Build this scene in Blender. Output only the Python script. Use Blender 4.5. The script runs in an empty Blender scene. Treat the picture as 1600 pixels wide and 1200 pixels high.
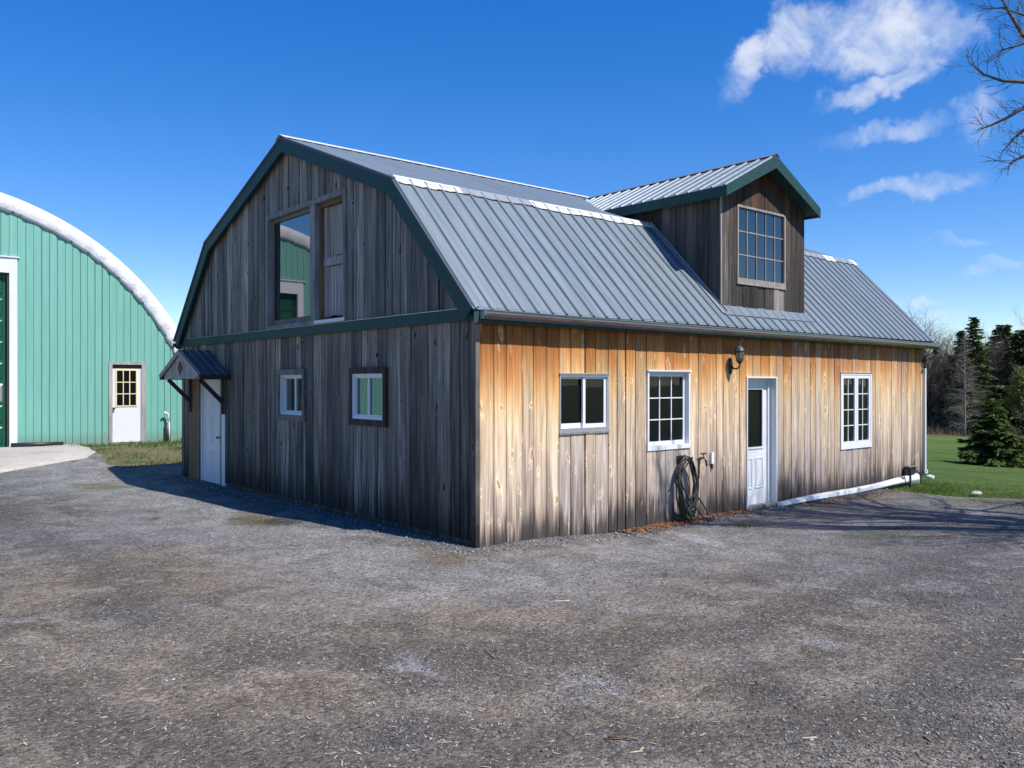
import bpy, math, random
import numpy as np
from mathutils import Vector, Matrix

rnd = random.Random(7)
nrs = np.random.RandomState(11)
S = bpy.context.scene
COL = S.collection
R_ = math.radians

# ------------------------------------------------------------------ camera
# world: origin = near corner of the barn, +X along the sunlit long wall, +Y along the gable wall
CAM = (-5.866, -7.548, 1.9)
YAW = 49.7676
cd = bpy.data.cameras.new('camera'); cam = bpy.data.objects.new('camera', cd); COL.objects.link(cam)
cd.sensor_width = 36.0; cd.lens = 36.0 * 1312.0 / 1600.0
cd.shift_y = -3.0 / 1600.0
cd.clip_start = 0.05; cd.clip_end = 3000
cam.location = CAM
cam.rotation_euler = (R_(90), 0, R_(YAW - 90))
S.camera = cam

# ------------------------------------------------------------------ light
SUN = Vector((0.19, -0.74, 1.0)).normalized()      # towards the sun
SUN_EL = math.asin(SUN.z); SUN_AZ = math.atan2(SUN.x, SUN.y)
sl = bpy.data.lights.new('sun', 'SUN'); sl.energy = 5.0; sl.angle = R_(0.53); sl.color = (1.0, 0.955, 0.89)
so = bpy.data.objects.new('sun', sl); COL.objects.link(so)
so.rotation_euler = SUN.to_track_quat('Z', 'Y').to_euler()
so.location = (0, -20, 30)
S.view_settings.view_transform = 'Standard'; S.view_settings.look = 'None'
S.view_settings.exposure = 0.35; S.view_settings.gamma = 1.0
S.view_settings.use_curve_mapping = False
S.cycles.max_bounces = 6; S.cycles.transparent_max_bounces = 6
S.cycles.use_denoising = True


class NT:
    """small node tree helper"""
    def __init__(s, nt): s.t = nt; s.n = nt.nodes; s.l = nt.links
    def add(s, typ, **kw):
        n = s.n.new(typ)
        for k, v in kw.items(): setattr(n, k, v)
        return n
    def put(s, sock, v):
        if hasattr(v, 'is_output') or isinstance(v, bpy.types.NodeSocket): s.l.new(v, sock)
        elif isinstance(v, (tuple, list)) and sock.type == 'RGBA' and len(v) == 3: sock.default_value = (*v, 1)
        else: sock.default_value = v
    def m(s, op, a, b=0.0, c=0.0, clamp=False):
        n = s.add('ShaderNodeMath', operation=op, use_clamp=clamp)
        for i, v in enumerate((a, b, c)): s.put(n.inputs[i], v)
        return n.outputs[0]
    def vm(s, op, a, b=(0, 0, 0)):
        n = s.add('ShaderNodeVectorMath', operation=op)
        s.put(n.inputs[0], a); s.put(n.inputs[1], b)
        return n.outputs['Value'] if op in ('DOT_PRODUCT', 'LENGTH', 'DISTANCE') else n.outputs[0]
    def noise(s, vec, scale, detail=4, rough=0.55, dist=0.0):
        n = s.add('ShaderNodeTexNoise'); s.put(n.inputs['Vector'], vec)
        n.inputs['Scale'].default_value = scale; n.inputs['Detail'].default_value = detail
        n.inputs['Roughness'].default_value = rough; n.inputs['Distortion'].default_value = dist
        return n.outputs['Fac'], n.outputs['Color']
    def voro(s, vec, scale, feature='F1', dim='3D'):
        n = s.add('ShaderNodeTexVoronoi', feature=feature, voronoi_dimensions=dim)
        s.put(n.inputs['Vector'], vec); n.inputs['Scale'].default_value = scale
        return n
    def ramp(s, fac, stops, interp='LINEAR'):
        n = s.add('ShaderNodeValToRGB'); s.put(n.inputs[0], fac)
        e = n.color_ramp.elements; n.color_ramp.interpolation = interp
        while len(e) < len(stops): e.new(0.5)
        for i, (p, c) in enumerate(stops):
            e[i].position = p
            e[i].color = (*c, 1) if isinstance(c, (tuple, list)) else (c, c, c, 1)
        return n.outputs[0]
    def mix(s, fac, a, b, mode='MIX'):
        n = s.add('ShaderNodeMix', data_type='RGBA', blend_type=mode)
        s.put(n.inputs[0], fac); s.put(n.inputs[6], a); s.put(n.inputs[7], b)
        return n.outputs[2]
    def ss(s, v, a, b, lo=0.0, hi=1.0):
        n = s.add('ShaderNodeMapRange', interpolation_type='SMOOTHSTEP')
        s.put(n.inputs[0], v)
        for i, q in enumerate((a, b, lo, hi)): n.inputs[i + 1].default_value = q
        return n.outputs[0]
    def sep(s, v):
        n = s.add('ShaderNodeSeparateXYZ'); s.put(n.inputs[0], v); return n.outputs
    def comb(s, x, y, z):
        n = s.add('ShaderNodeCombineXYZ')
        for i, v in enumerate((x, y, z)): s.put(n.inputs[i], v)
        return n.outputs[0]
    def bump(s, h, strength, dist):
        n = s.add('ShaderNodeBump'); s.put(n.inputs['Height'], h)
        n.inputs['Strength'].default_value = strength; n.inputs['Distance'].default_value = dist
        return n.outputs[0]


# ------------------------------------------------------------------ world: sky with scattered fair-weather clouds
W = bpy.data.worlds.new('World'); S.world = W; W.use_nodes = True
k = NT(W.node_tree); k.n.clear()
sky = k.add('ShaderNodeTexSky', sky_type='NISHITA')
sky.sun_disc = False; sky.sun_elevation = SUN_EL; sky.sun_rotation = SUN_AZ
sky.air_density = 0.85; sky.dust_density = 0.0; sky.ozone_density = 3.0; sky.altitude = 100
hsv = k.add('ShaderNodeHueSaturation'); hsv.inputs['Saturation'].default_value = 1.56
hsv.inputs['Value'].default_value = 1.66; hsv.inputs['Hue'].default_value = 0.515
gam = k.add('ShaderNodeGamma'); gam.inputs['Gamma'].default_value = 0.80
k.l.new(sky.outputs[0], gam.inputs['Color']); k.l.new(gam.outputs[0], hsv.inputs['Color'])
tc = k.add('ShaderNodeTexCoord'); d = k.vm('NORMALIZE', tc.outputs['Generated'])
dx, dy, dz = k.sep(d)
az = k.m('MULTIPLY', k.m('ARCTAN2', dy, dx), 57.29578)      # degrees
el = k.m('MULTIPLY', k.m('ARCSINE', dz), 57.29578)
_, wc = k.noise(d, 9.0, 5, 0.6)
wx, wy, wz = k.sep(wc)
_, wc2 = k.noise(d, 30.0, 4, 0.65)
vx, vy, vz = k.sep(wc2)
azw = k.m('ADD', az, k.m('ADD', k.m('MULTIPLY', k.m('SUBTRACT', wx, 0.5), 7.0), k.m('MULTIPLY', k.m('SUBTRACT', vx, 0.5), 2.6)))
elw = k.m('ADD', el, k.m('ADD', k.m('MULTIPLY', k.m('SUBTRACT', wy, 0.5), 4.5), k.m('MULTIPLY', k.m('SUBTRACT', vy, 0.5), 1.8)))
dens = None
# azimuth, elevation, half width, half height (degrees), tilt, strength
CLOUDS = [(30.3, 21.2, 2.6, 2.0, -22, .95), (33.6, 19.8, 2.4, 1.4, -32, .9), (26.6, 21.0, 3.2, 2.2, -10, 1.0),
          (23.3, 20.2, 2.6, 2.2, 0, 1.0), (25.6, 18.2, 3.6, .9, -14, .8), (25.8, 15.3, 3.6, .85, -8, .62),
          (24.6, 11.8, 3.8, .75, -8, .7), (20.4, 15.3, 1.6, 1.5, 0, .6), (26.0, 5.0, 3.4, .35, 0, .5),
          (23.2, 4.1, 2.6, .3, 0, .5), (21.5, 8.2, 2.0, .4, 0, .35), (19.5, 6.6, 2.0, .5, 0, .4),
          (10, 17, 7, 2.4, -8, .9), (-6, 10, 9, 1.6, -3, .8), (-25, 22, 8, 2.6, -6, .9), (-60, 14, 9, 2, 0, .8),
          (-100, 20, 8, 2.5, 5, .9), (-140, 12, 10, 1.8, 0, .8), (150, 18, 8, 2.2, 4, .8)]
for (a0, e0, ra, re, tilt, st) in CLOUDS:
    c, s_ = math.cos(R_(tilt)), math.sin(R_(tilt))
    da = k.m('SUBTRACT', azw, a0); de = k.m('SUBTRACT', elw, e0)
    u = k.m('ADD', k.m('MULTIPLY', da, c / ra), k.m('MULTIPLY', de, s_ / ra))
    v = k.m('ADD', k.m('MULTIPLY', da, -s_ / re), k.m('MULTIPLY', de, c / re))
    r2 = k.m('ADD', k.m('MULTIPLY', u, u), k.m('MULTIPLY', v, v))
    g = k.m('MULTIPLY', k.ss(r2, 1.6, 0.0), st)
    dens = g if dens is None else k.m('MAXIMUM', dens, g)
cn, _ = k.noise(d, 16.0, 7, 0.62, 0.4)
cf = k.m('MULTIPLY', k.ss(dens, 0.0, 1.0), k.ss(cn, 0.25, 0.72, 0.10, 1.0), clamp=True)
cf = k.m('MULTIPLY', cf, 0.86)
cloudcol = k.mix(k.ss(cn, .4, .7), (4.6, 5.3, 6.6), (5.8, 6.1, 6.8))
bgc = k.mix(cf, hsv.outputs[0], cloudcol)
bg = k.add('ShaderNodeBackground'); k.l.new(bgc, bg.inputs['Color']); bg.inputs['Strength'].default_value = 0.115
wo = k.add('ShaderNodeOutputWorld'); k.l.new(bg.outputs[0], wo.inputs['Surface'])


# ------------------------------------------------------------------ materials
def material(name, rough=0.6, metal=0.0, color=(.5, .5, .5), spec=0.5):
    m = bpy.data.materials.new(name); m.use_nodes = True
    t = NT(m.node_tree); b = m.node_tree.nodes['Principled BSDF']
    b.inputs['Base Color'].default_value = (*color, 1)
    b.inputs['Roughness'].default_value = rough; b.inputs['Metallic'].default_value = metal
    b.inputs['Specular IOR Level'].default_value = spec
    return m, t, b


def worn(name, color, rough=.5, metal=0., var=.18, dirt=(.10, .09, .08), dirt_amt=.25, scale=3., spec=.5, stretch=(1, 1, 1), bump=.0):
    """painted or plain surface with mottling, grime and a little relief"""
    m, t, b = material(name, rough, metal, color, spec)
    pos = t.add('ShaderNodeNewGeometry').outputs['Position']
    ob = t.add('ShaderNodeObjectInfo').outputs['Random']
    p = t.vm('MULTIPLY', t.vm('ADD', pos, t.comb(t.m('MULTIPLY', ob, 31.), 0., t.m('MULTIPLY', ob, 17.))), stretch)
    n1, _ = t.noise(p, scale, 6, .6); n2, _ = t.noise(p, scale * 7, 5, .65)
    f = t.m('MULTIPLY', t.ss(n1, .45, .8), dirt_amt)
    f = t.m('ADD', f, t.m('MULTIPLY', t.ss(n2, .55, .85), dirt_amt * .6), clamp=True)
    lo = tuple(c * (1 - var) for c in color); hi = tuple(min(1, c * (1 + var)) for c in color)
    c1 = t.mix(t.ss(n2, .3, .7), lo, hi)
    c1 = t.mix(t.m('MULTIPLY', t.m('SUBTRACT', ob, .5), var, clamp=True), c1, hi)
    t.put(b.inputs['Base Color'], t.mix(f, c1, dirt))
    t.put(b.inputs['Roughness'], t.m('ADD', t.m('MULTIPLY', n2, .25), rough - .12))
    if bump: t.put(b.inputs['Normal'], t.bump(n2, bump, .004))
    return m


def wood(name, axis, ramp_stops, zrange, grey=(.30, .27, .255), knot=True, knot_col=(.62, .42, .22), halo=(.70, .55, .36),
         streak=.55, dark=(.035, .03, .028), bottom=.0, split=0.0, boardvar=.25, knotdens=.30, halo_amt=.75, core_amt=.6, contrast=1.0):
    """weathered pine boards: vertical grain, knots, tone that changes with height above ground, mould at the foot.
    axis: 0 boards side by side along X, 1 along Y"""
    m, t, b = material(name, .78, 0., (.4, .3, .2), .25)
    pos = t.add('ShaderNodeNewGeometry').outputs['Position']
    oi = t.add('ShaderNodeObjectInfo'); r = oi.outputs['Random']
    at = t.add('ShaderNodeAttribute', attribute_type='OBJECT', attribute_name='weathering').outputs['Fac']
    X, Y, Z = t.sep(pos)
    A = (X, Y)[axis]
    off = t.m('MULTIPLY', r, 53.0)
    zo = t.m('ADD', Z, off)
    # knots
    wob, wobc = t.noise(t.comb(t.m('MULTIPLY', A, 9.), off, t.m('MULTIPLY', Z, 4.)), 1.0, 3)
    wx_, wy_, wz_ = t.sep(wobc)
    ka = t.m('ADD', t.m('MULTIPLY', A, 6.5), t.m('MULTIPLY', t.m('SUBTRACT', wx_, .5), .9))
    kz = t.m('ADD', t.m('ADD', t.m('MULTIPLY', zo, 3.4), t.m('MULTIPLY', A, t.m('MULTIPLY', t.m('SUBTRACT', r, .5), 9.))), t.m('MULTIPLY', t.m('SUBTRACT', wz_, .5), 1.1))
    vo = t.voro(t.comb(ka, kz, 0.), 1.0, 'F1', '2D')
    kcol = t.sep(vo.outputs['Color'])
    kd = t.m('MULTIPLY', vo.outputs['Distance'], t.m('ADD', .75, t.m('MULTIPLY', kcol[1], 2.2)))
    has = t.m('LESS_THAN', kcol[0], knotdens)
    kr = t.m('MULTIPLY', has, t.ss(kd, .50, .10))
    core = t.m('MULTIPLY', has, t.ss(kd, t_k0, t_k1))
    halo_f = t.m('MULTIPLY', t.m('MULTIPLY', has, t.ss(kd, .42, .08)), t.m('ADD', .35, t.m('MULTIPLY', kcol[2], .65)))
    # grain, bent round the knots
    ga = t.m('ADD', A, t.m('MULTIPLY', kr, .02))
    g1, _ = t.noise(t.comb(t.m('MULTIPLY', ga, 42.), off, t.m('MULTIPLY', zo, 1.1)), 1.0, 6, .62, .3)
    g2, _ = t.noise(t.comb(t.m('MULTIPLY', ga, 190.), off, t.m('MULTIPLY', zo, 3.0)), 1.0, 4, .6)
    g3, _ = t.noise(t.comb(t.m('MULTIPLY', A, 11.), off, t.m('MULTIPLY', zo, .75)), 1.0, 5, .6, .6)
    rings = t.m('MULTIPLY', t.m('ADD', t.m('SINE', t.m('MULTIPLY', kd, 70.)), 1.), .5)
    # height-dependent tone
    z0, z1 = zrange
    zz = t.m('DIVIDE', t.m('SUBTRACT', Z, z0), z1 - z0)
    zz = t.m('ADD', zz, t.m('MULTIPLY', t.m('SUBTRACT', g3, .5), streak))
    zz = t.m('ADD', zz, t.m('MULTIPLY', t.m('SUBTRACT', r, .5), .14))
    base = t.ramp(zz, ramp_stops)
    # weathered boards go grey in streaks
    gf = t.m('ADD', at, t.m('MULTIPLY', t.m('SUBTRACT', g3, .5), 1.1))
    gf = t.ss(gf, .12, .85)
    base = t.mix(gf, base, grey)
    # board to board value
    bv = t.m('ADD', 1.0 - boardvar * .5, t.m('MULTIPLY', t.m('FRACT', t.m('MULTIPLY', r, 7.13)), boardvar))
    gv = t.m('ADD', 1 - .25 * contrast, t.m('MULTIPLY', t.ss(g1, .30, .70), .42 * contrast))
    gv = t.m('MULTIPLY', gv, t.m('ADD', 1 - .22 * contrast, t.m('MULTIPLY', t.ss(g3, .3, .7), .40 * contrast)))
    gv = t.m('MULTIPLY', gv, t.m('ADD', .88, t.m('MULTIPLY', g2, .24)))
    gv = t.m('MULTIPLY', gv, bv)
    c = t.mix(1.0, base, t.comb(gv, gv, gv), 'MULTIPLY')
    if knot:
        c = t.mix(t.m('MULTIPLY', halo_f, halo_amt), c, t.mix(.42, t.mix(1.0, c, (1.75, 1.7, 1.6), 'MULTIPLY'), t.mix(rings, halo, tuple(.72 * q for q in halo))))
        c = t.mix(t.m('MULTIPLY', core, core_amt), c, t.mix(rings, knot_col, tuple(.55 * q for q in knot_col)))
        rim = t.m('MULTIPLY', has, t.m('MULTIPLY', t.ss(kd, .07, .10), t.ss(kd, .15, .11)))
        c = t.mix(t.m('MULTIPLY', rim, .45), c, tuple(.3 * q for q in knot_col))
    # dark mould streaks
    sn, _ = t.noise(t.comb(t.m('MULTIPLY', A, 14.), off, t.m('MULTIPLY', Z, .55)), 1.0, 5, .65, .5)
    if bottom:
        bz = t.m('ADD', Z, t.m('MULTIPLY', t.m('SUBTRACT', sn, .5), -1.3))
        bz = t.m('ADD', bz, t.m('MULTIPLY', t.m('SUBTRACT', t.m('FRACT', t.m('MULTIPLY', r, 3.7)), .5), .22))
        bf = t.m('MULTIPLY', t.ss(bz, bottom, 0.02), .86)
        c = t.mix(bf, c, dark)
    if split:
        sf = t.m('MULTIPLY', t.ss(sn, .57, .70), split)
        c = t.mix(sf, c, dark)
    t.put(b.inputs['Base Color'], c)
    h = t.m('ADD', t.m('MULTIPLY', g1, .7), t.m('MULTIPLY', g2, .3))
    t.put(b.inputs['Normal'], t.bump(h, .5, .004))
    return m


t_k0, t_k1 = .125, .095
M = {}
M['pine'] = wood('pine_board', 0,
                 [(0., (.16, .125, .105)), (.14, (.35, .27, .215)), (.36, (.55, .425, .31)), (.62, (.65, .47, .295)), (.74, (.63, .375, .165)), (.85, (.47, .20, .060)), (1., (.26, .09, .022))],
                 (0., 2.6), grey=(.36, .32, .295), bottom=.34, streak=.40, boardvar=.34, halo=(.92, .76, .54), knot_col=(.42, .22, .075), knotdens=.42, halo_amt=1.0, core_amt=.75, contrast=1.35)
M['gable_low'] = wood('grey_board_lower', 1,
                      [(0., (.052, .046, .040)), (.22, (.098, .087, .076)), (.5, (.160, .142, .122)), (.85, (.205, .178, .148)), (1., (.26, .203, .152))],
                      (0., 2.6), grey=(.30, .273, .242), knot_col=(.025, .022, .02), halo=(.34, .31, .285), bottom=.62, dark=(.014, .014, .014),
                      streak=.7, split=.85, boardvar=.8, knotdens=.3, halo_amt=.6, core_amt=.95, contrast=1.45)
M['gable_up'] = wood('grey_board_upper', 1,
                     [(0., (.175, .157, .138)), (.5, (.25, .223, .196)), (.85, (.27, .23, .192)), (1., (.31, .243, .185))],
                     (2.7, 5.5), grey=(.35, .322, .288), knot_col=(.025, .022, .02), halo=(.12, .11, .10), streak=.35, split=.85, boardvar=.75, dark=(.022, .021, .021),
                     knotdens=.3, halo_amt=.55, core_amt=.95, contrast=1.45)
M['dormer_front'] = wood('dormer_board_front', 0,
                         [(0., (.045, .038, .035)), (.5, (.068, .055, .047)), (.8, (.085, .060, .045)), (1., (.13, .045, .017))],
                         (3.0, 5.2), grey=(.20, .18, .165), knot_col=(.03, .025, .02), halo=(.36, .30, .25), streak=.7, split=.9, boardvar=.9, dark=(.018, .016, .015), knotdens=.15, contrast=1.4)
M['dormer_side'] = wood('dormer_board_side', 1,
                        [(0., (.060, .056, .053)), (1., (.09, .08, .072))], (3.0, 4.8), grey=(.12, .112, .105), knot_col=(.03, .027, .025), halo=(.13, .12, .11),
                        streak=.6, split=.9, boardvar=.7, knotdens=.12, contrast=1.3)
M['frame_wood'] = wood('grey_frame_wood', 1, [(0., (.17, .16, .15)), (1., (.22, .20, .18))], (0, 5), grey=(.26, .25, .24), knot=False, streak=.5, boardvar=.3)
M['frame_dark'] = wood('dark_frame_wood', 1, [(0., (.045, .036, .030)), (1., (.075, .058, .045))], (0, 5), grey=(.12, .11, .10), knot=False, streak=.5)
M['hatch'] = wood('hatch_wood', 1, [(0., (.36, .31, .28)), (1., (.42, .35, .30))], (2.8, 4.6), grey=(.42, .39, .38), knot=False, streak=.6, split=.35)
M['jamb'] = wood('brown_jamb_wood', 1, [(0., (.20, .115, .065)), (1., (.22, .14, .085))], (0, 5), grey=(.22, .18, .15), knot=False, streak=.6)
M['grey_frame0'] = wood('grey_wood_x', 0, [(0., (.24, .22, .20)), (1., (.30, .27, .24))], (0, 5), grey=(.34, .32, .30), knot=False, streak=.6)

M['green_trim'] = worn('green_trim_paint', (.026, .068, .064), .5, 0, .14, (.05, .07, .07), .25, 2., spec=.15)
M['white_paint'] = worn('white_paint', (.68, .69, .70), .38, 0, .05, (.42, .40, .37), .18, 3.)
M['white_vinyl'] = worn('white_vinyl', (.70, .71, .73), .35, 0, .03, (.5, .48, .45), .10, 4.)
M['black'] = worn('black_metal', (.018, .018, .02), .45, .0, .3, (.06, .05, .045), .3, 12.)
M['rubber'] = worn('hose_rubber', (.030, .029, .028), .42, 0, .3, (.16, .14, .12), .55, 16.)
M['gutter'] = worn('gutter_metal', (.21, .20, .20), .24, .55, .12, (.12, .10, .09), .3, 4., stretch=(.3, 1, 1))
M['dark_spout'] = worn('dark_spout', (.055, .052, .055), .5, .1, .2)
M['interior'] = material('dark_interior', 1., 0, (.006, .006, .007), 0.)[0]
M['concrete'] = worn('foundation_concrete', (.20, .19, .175), .9, 0, .25, (.07, .065, .06), .5, 3., bump=.6)
M['apron'] = worn('apron_concrete', (.40, .365, .32), .9, 0, .16, (.17, .15, .125), .55, .9, bump=.5)
M['alu'] = worn('aluminium', (.52, .53, .55), .35, .7, .12, (.25, .24, .22), .3, 8.)
M['flash_white'] = worn('worn_white_flashing', (.66, .66, .65), .4, 0, .15, (.30, .25, .20), .6, 6.)
M['flash_grey'] = worn('grey_flashing', (.30, .32, .345), .42, .2, .12, (.2, .2, .2), .3, 5.)
M['dark_green'] = worn('dark_green_door', (.006, .075, .038), .38, 0, .14, (.03, .06, .05), .2, 3.)
M['maple'] = worn('red_leaf_plaque', (.16, .030, .022), .6, 0, .3)
M['cream'] = worn('cream_muntin', (.80, .66, .36), .5, 0, .06)
M['copper'] = worn('brass', (.25, .17, .09), .4, .6, .2)
M['stone'] = worn('pale_stone', (.46, .40, .31), .85, 0, .2, bump=.5)
M['bark'] = worn('grey_bark', (.115, .10, .088), .9, 0, .35, (.04, .035, .03), .4, 9., stretch=(1, 1, .25), bump=.8)
M['bark_pale'] = worn('pale_bark', (.21, .175, .145), .9, 0, .3, (.10, .09, .08), .3, 6., stretch=(1, 1, .25))
M['bark_brown'] = worn('brown_bark', (.14, .105, .082), .9, 0, .3, (.06, .05, .045), .3, 6., stretch=(1, 1, .25))
M['twig'] = worn('dry_twig', (.20, .13, .085), .85, 0, .35)
M['straw'] = worn('pale_straw', (.46, .39, .27), .85, 0, .3)
M['dead_leaf'] = worn('dead_leaves', (.24, .105, .045), .85, 0, .5, (.08, .05, .03), .4, 30.)


def glass(name, tint=(.006, .007, .008), ior=1.34, rough=.015, wav=.0):
    m, t, b = material(name, rough, 0., tint, .5)
    b.inputs['IOR'].default_value = ior
    pos = t.add('ShaderNodeNewGeometry').outputs['Position']
    n, _ = t.noise(pos, 1.4, 2); n2, _ = t.noise(pos, 25., 5, .7)
    t.put(b.inputs['Roughness'], t.m('ADD', rough, t.m('MULTIPLY', t.ss(n2, .62, .85), .25)))
    t.put(b.inputs['Base Color'], t.mix(t.m('MULTIPLY', t.ss(n2, .5, .9), .25), tint, (.05, .05, .048)))
    if wav: t.put(b.inputs['Normal'], t.bump(n, wav, .02))
    return m


M['glass'] = glass('window_glass', wav=.02)
M['glass_mirror'] = glass('coated_glass', ior=2.6, wav=.012)
M['glass_old'] = glass('old_wavy_glass', tint=(.012, .022, .036), ior=1.9, wav=.25)
m_, t_, b_ = material('lantern_glass', .12, 0, (.62, .60, .55)); b_.inputs['Transmission Weight'].default_value = .75; M['lglass'] = m_

# --- ribbed sheet metal
m_, t_, b_ = material('ribbed_steel_roof', .36, .25, (.33, .38, .43))
pos = t_.add('ShaderNodeNewGeometry').outputs['Position']; rr = t_.add('ShaderNodeObjectInfo').outputs['Random']
px_, py_, pz_ = t_.sep(pos)
st, _ = t_.noise(t_.comb(t_.m('MULTIPLY', px_, 26.), t_.m('MULTIPLY', py_, .9), t_.m('MULTIPLY', pz_, .9)), 1., 5, .6)
fn, _ = t_.noise(pos, 70., 4, .7); bg_, _ = t_.noise(pos, .9, 4, .6)
c_ = t_.mix(t_.ss(st, .3, .75), (.152, .188, .212), (.238, .285, .315))
c_ = t_.mix(t_.m('MULTIPLY', t_.ss(bg_, .4, .75), .35), c_, (.20, .215, .225))
c_ = t_.mix(t_.m('MULTIPLY', t_.ss(fn, .55, .8), .30), c_, (.30, .325, .35))
c_ = t_.mix(t_.m('MULTIPLY', rr, .16), c_, (.27, .30, .325))
t_.put(b_.inputs['Base Color'], c_); t_.put(b_.inputs['Roughness'], t_.m('ADD', .32, t_.m('MULTIPLY', fn, .22)))
t_.put(b_.inputs['Normal'], t_.bump(bg_, .15, .02))
M['roof'] = m_
M['porch_roof'] = worn('porch_roof_steel', (.10, .108, .112), .42, .15, .15, (.05, .05, .06), .3, 4.)

# --- turquoise siding
m_, t_, b_ = material('turquoise_siding', .5, 0, (.08, .34, .26))
pos = t_.add('ShaderNodeNewGeometry').outputs['Position']; rr = t_.add('ShaderNodeObjectInfo').outputs['Random']
px_, py_, pz_ = t_.sep(pos)
n1, _ = t_.noise(t_.comb(t_.m('MULTIPLY', px_, 12.), 0., t_.m('ADD', t_.m('MULTIPLY', pz_, .7), t_.m('MULTIPLY', rr, 40.))), 1., 6, .6)
n2, _ = t_.noise(pos, .5, 4)
c_ = t_.mix(t_.ss(n1, .3, .75), (.145, .375, .300), (.185, .435, .355))
c_ = t_.mix(t_.m('MULTIPLY', t_.ss(n2, .4, .7), .3), c_, (.155, .36, .30))
c_ = t_.mix(t_.m('MULTIPLY', rr, .22), c_, (.14, .35, .285))
c_ = t_.mix(t_.m('MULTIPLY', t_.ss(t_.m('ADD', pz_, t_.m('MULTIPLY', n1, -.5)), .38, .12), .5), c_, (.16, .20, .16))
t_.put(b_.inputs['Base Color'], c_); t_.put(b_.inputs['Normal'], t_.bump(n1, .3, .004))
M['teal'] = m_
M['teal_gap'] = material('siding_joint', .8, 0, (.012, .055, .045))[0]

# --- white fabric cover
m_, t_, b_ = material('white_fabric_cover', .55, 0, (.8, .8, .82))
pos = t_.add('ShaderNodeNewGeometry').outputs['Position']
n1, _ = t_.noise(pos, 2.2, 6, .65, .6); n2, _ = t_.noise(pos, 9., 4)
t_.put(b_.inputs['Base Color'], t_.mix(t_.m('MULTIPLY', t_.ss(n1, .5, .8), .45), (.68, .68, .70), (.42, .40, .39)))
t_.put(b_.inputs['Normal'], t_.bump(t_.m('ADD', n1, t_.m('MULTIPLY', n2, .25)), .8, .06))
M['fabric'] = m_


# --- gravel yard
m_, t_, b_ = material('gravel', .9, 0, (.14, .13, .12), .2)
pos = t_.add('ShaderNodeNewGeometry').outputs['Position']
X, Y, Z = t_.sep(pos)
big, _ = t_.noise(t_.vm('MULTIPLY', pos, (.45, .45, .0)), 1., 5, .62, .5)
mid, _ = t_.noise(t_.vm('MULTIPLY', pos, (1.7, 1.7, .0)), 1., 6, .65, .8)
tra, _ = t_.noise(t_.vm('MULTIPLY', t_.vm('ADD', pos, (7., 3., 0.)), (1.3, .75, .0)), 1., 7, .66, .5)
fin, _ = t_.noise(pos, 95., 4, .7)
vp = t_.voro(pos, 62.); vc = t_.sep(vp.outputs['Color']); vd = vp.outputs['Distance']
vq = t_.voro(pos, 24.); qc = t_.sep(vq.outputs['Color']); qd = vq.outputs['Distance']
# near the barn the crushed stone is grey, toward the camera it is trodden brown dust
dist = t_.vm('LENGTH', t_.vm('SUBTRACT', pos, (-5.0, -5.6, 0.)))
browny = t_.m('ADD', t_.ss(dist, 10.5, 2.5), t_.m('MULTIPLY', t_.m('SUBTRACT', big, .5), 2.6))
browny = t_.ss(browny, .0, .70)
grey_c = t_.mix(t_.ss(mid, .3, .7), (.092, .088, .085), (.200, .192, .186))
brown_c = t_.mix(t_.ss(mid, .3, .72), (.100, .082, .065), (.225, .187, .148))
c_ = t_.mix(browny, grey_c, brown_c)
db = t_.vm('LENGTH', t_.comb(t_.m('MAXIMUM', t_.m('MULTIPLY', X, -1.), 0.), t_.m('MAXIMUM', t_.m('MULTIPLY', Y, -1.), 0.), 0.))
db = t_.m('ADD', db, t_.m('ADD', t_.m('MULTIPLY', t_.m('SUBTRACT', big, .5), 1.6), t_.m('MULTIPLY', t_.m('SUBTRACT', mid, .5), 1.1)))
pale = t_.m('MULTIPLY', t_.ss(db, .35, 1.1), t_.ss(db, 3.0, 1.9))
c_ = t_.mix(t_.m('MULTIPLY', pale, .62), c_, t_.mix(t_.ss(mid, .35, .65), (.178, .174, .170), (.250, .244, .238)))
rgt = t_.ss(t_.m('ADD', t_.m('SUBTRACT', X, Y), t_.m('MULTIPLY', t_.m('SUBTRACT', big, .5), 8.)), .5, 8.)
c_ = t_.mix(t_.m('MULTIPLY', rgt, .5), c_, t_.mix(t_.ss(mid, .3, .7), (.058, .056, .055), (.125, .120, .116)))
for d0_ in (3.7, 5.3):
    tk = t_.m('MULTIPLY', t_.ss(t_.m('ABSOLUTE', t_.m('SUBTRACT', db, d0_)), .42, .12), t_.ss(mid, .30, .55))
    c_ = t_.mix(t_.m('MULTIPLY', tk, .55), c_, (.062, .057, .053))
c_ = t_.mix(t_.m('MULTIPLY', t_.ss(tra, .42, .30), .75), c_, (.055, .050, .046))
c_ = t_.mix(t_.m('MULTIPLY', t_.ss(tra, .58, .72), .75), c_, (.28, .275, .28))
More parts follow.
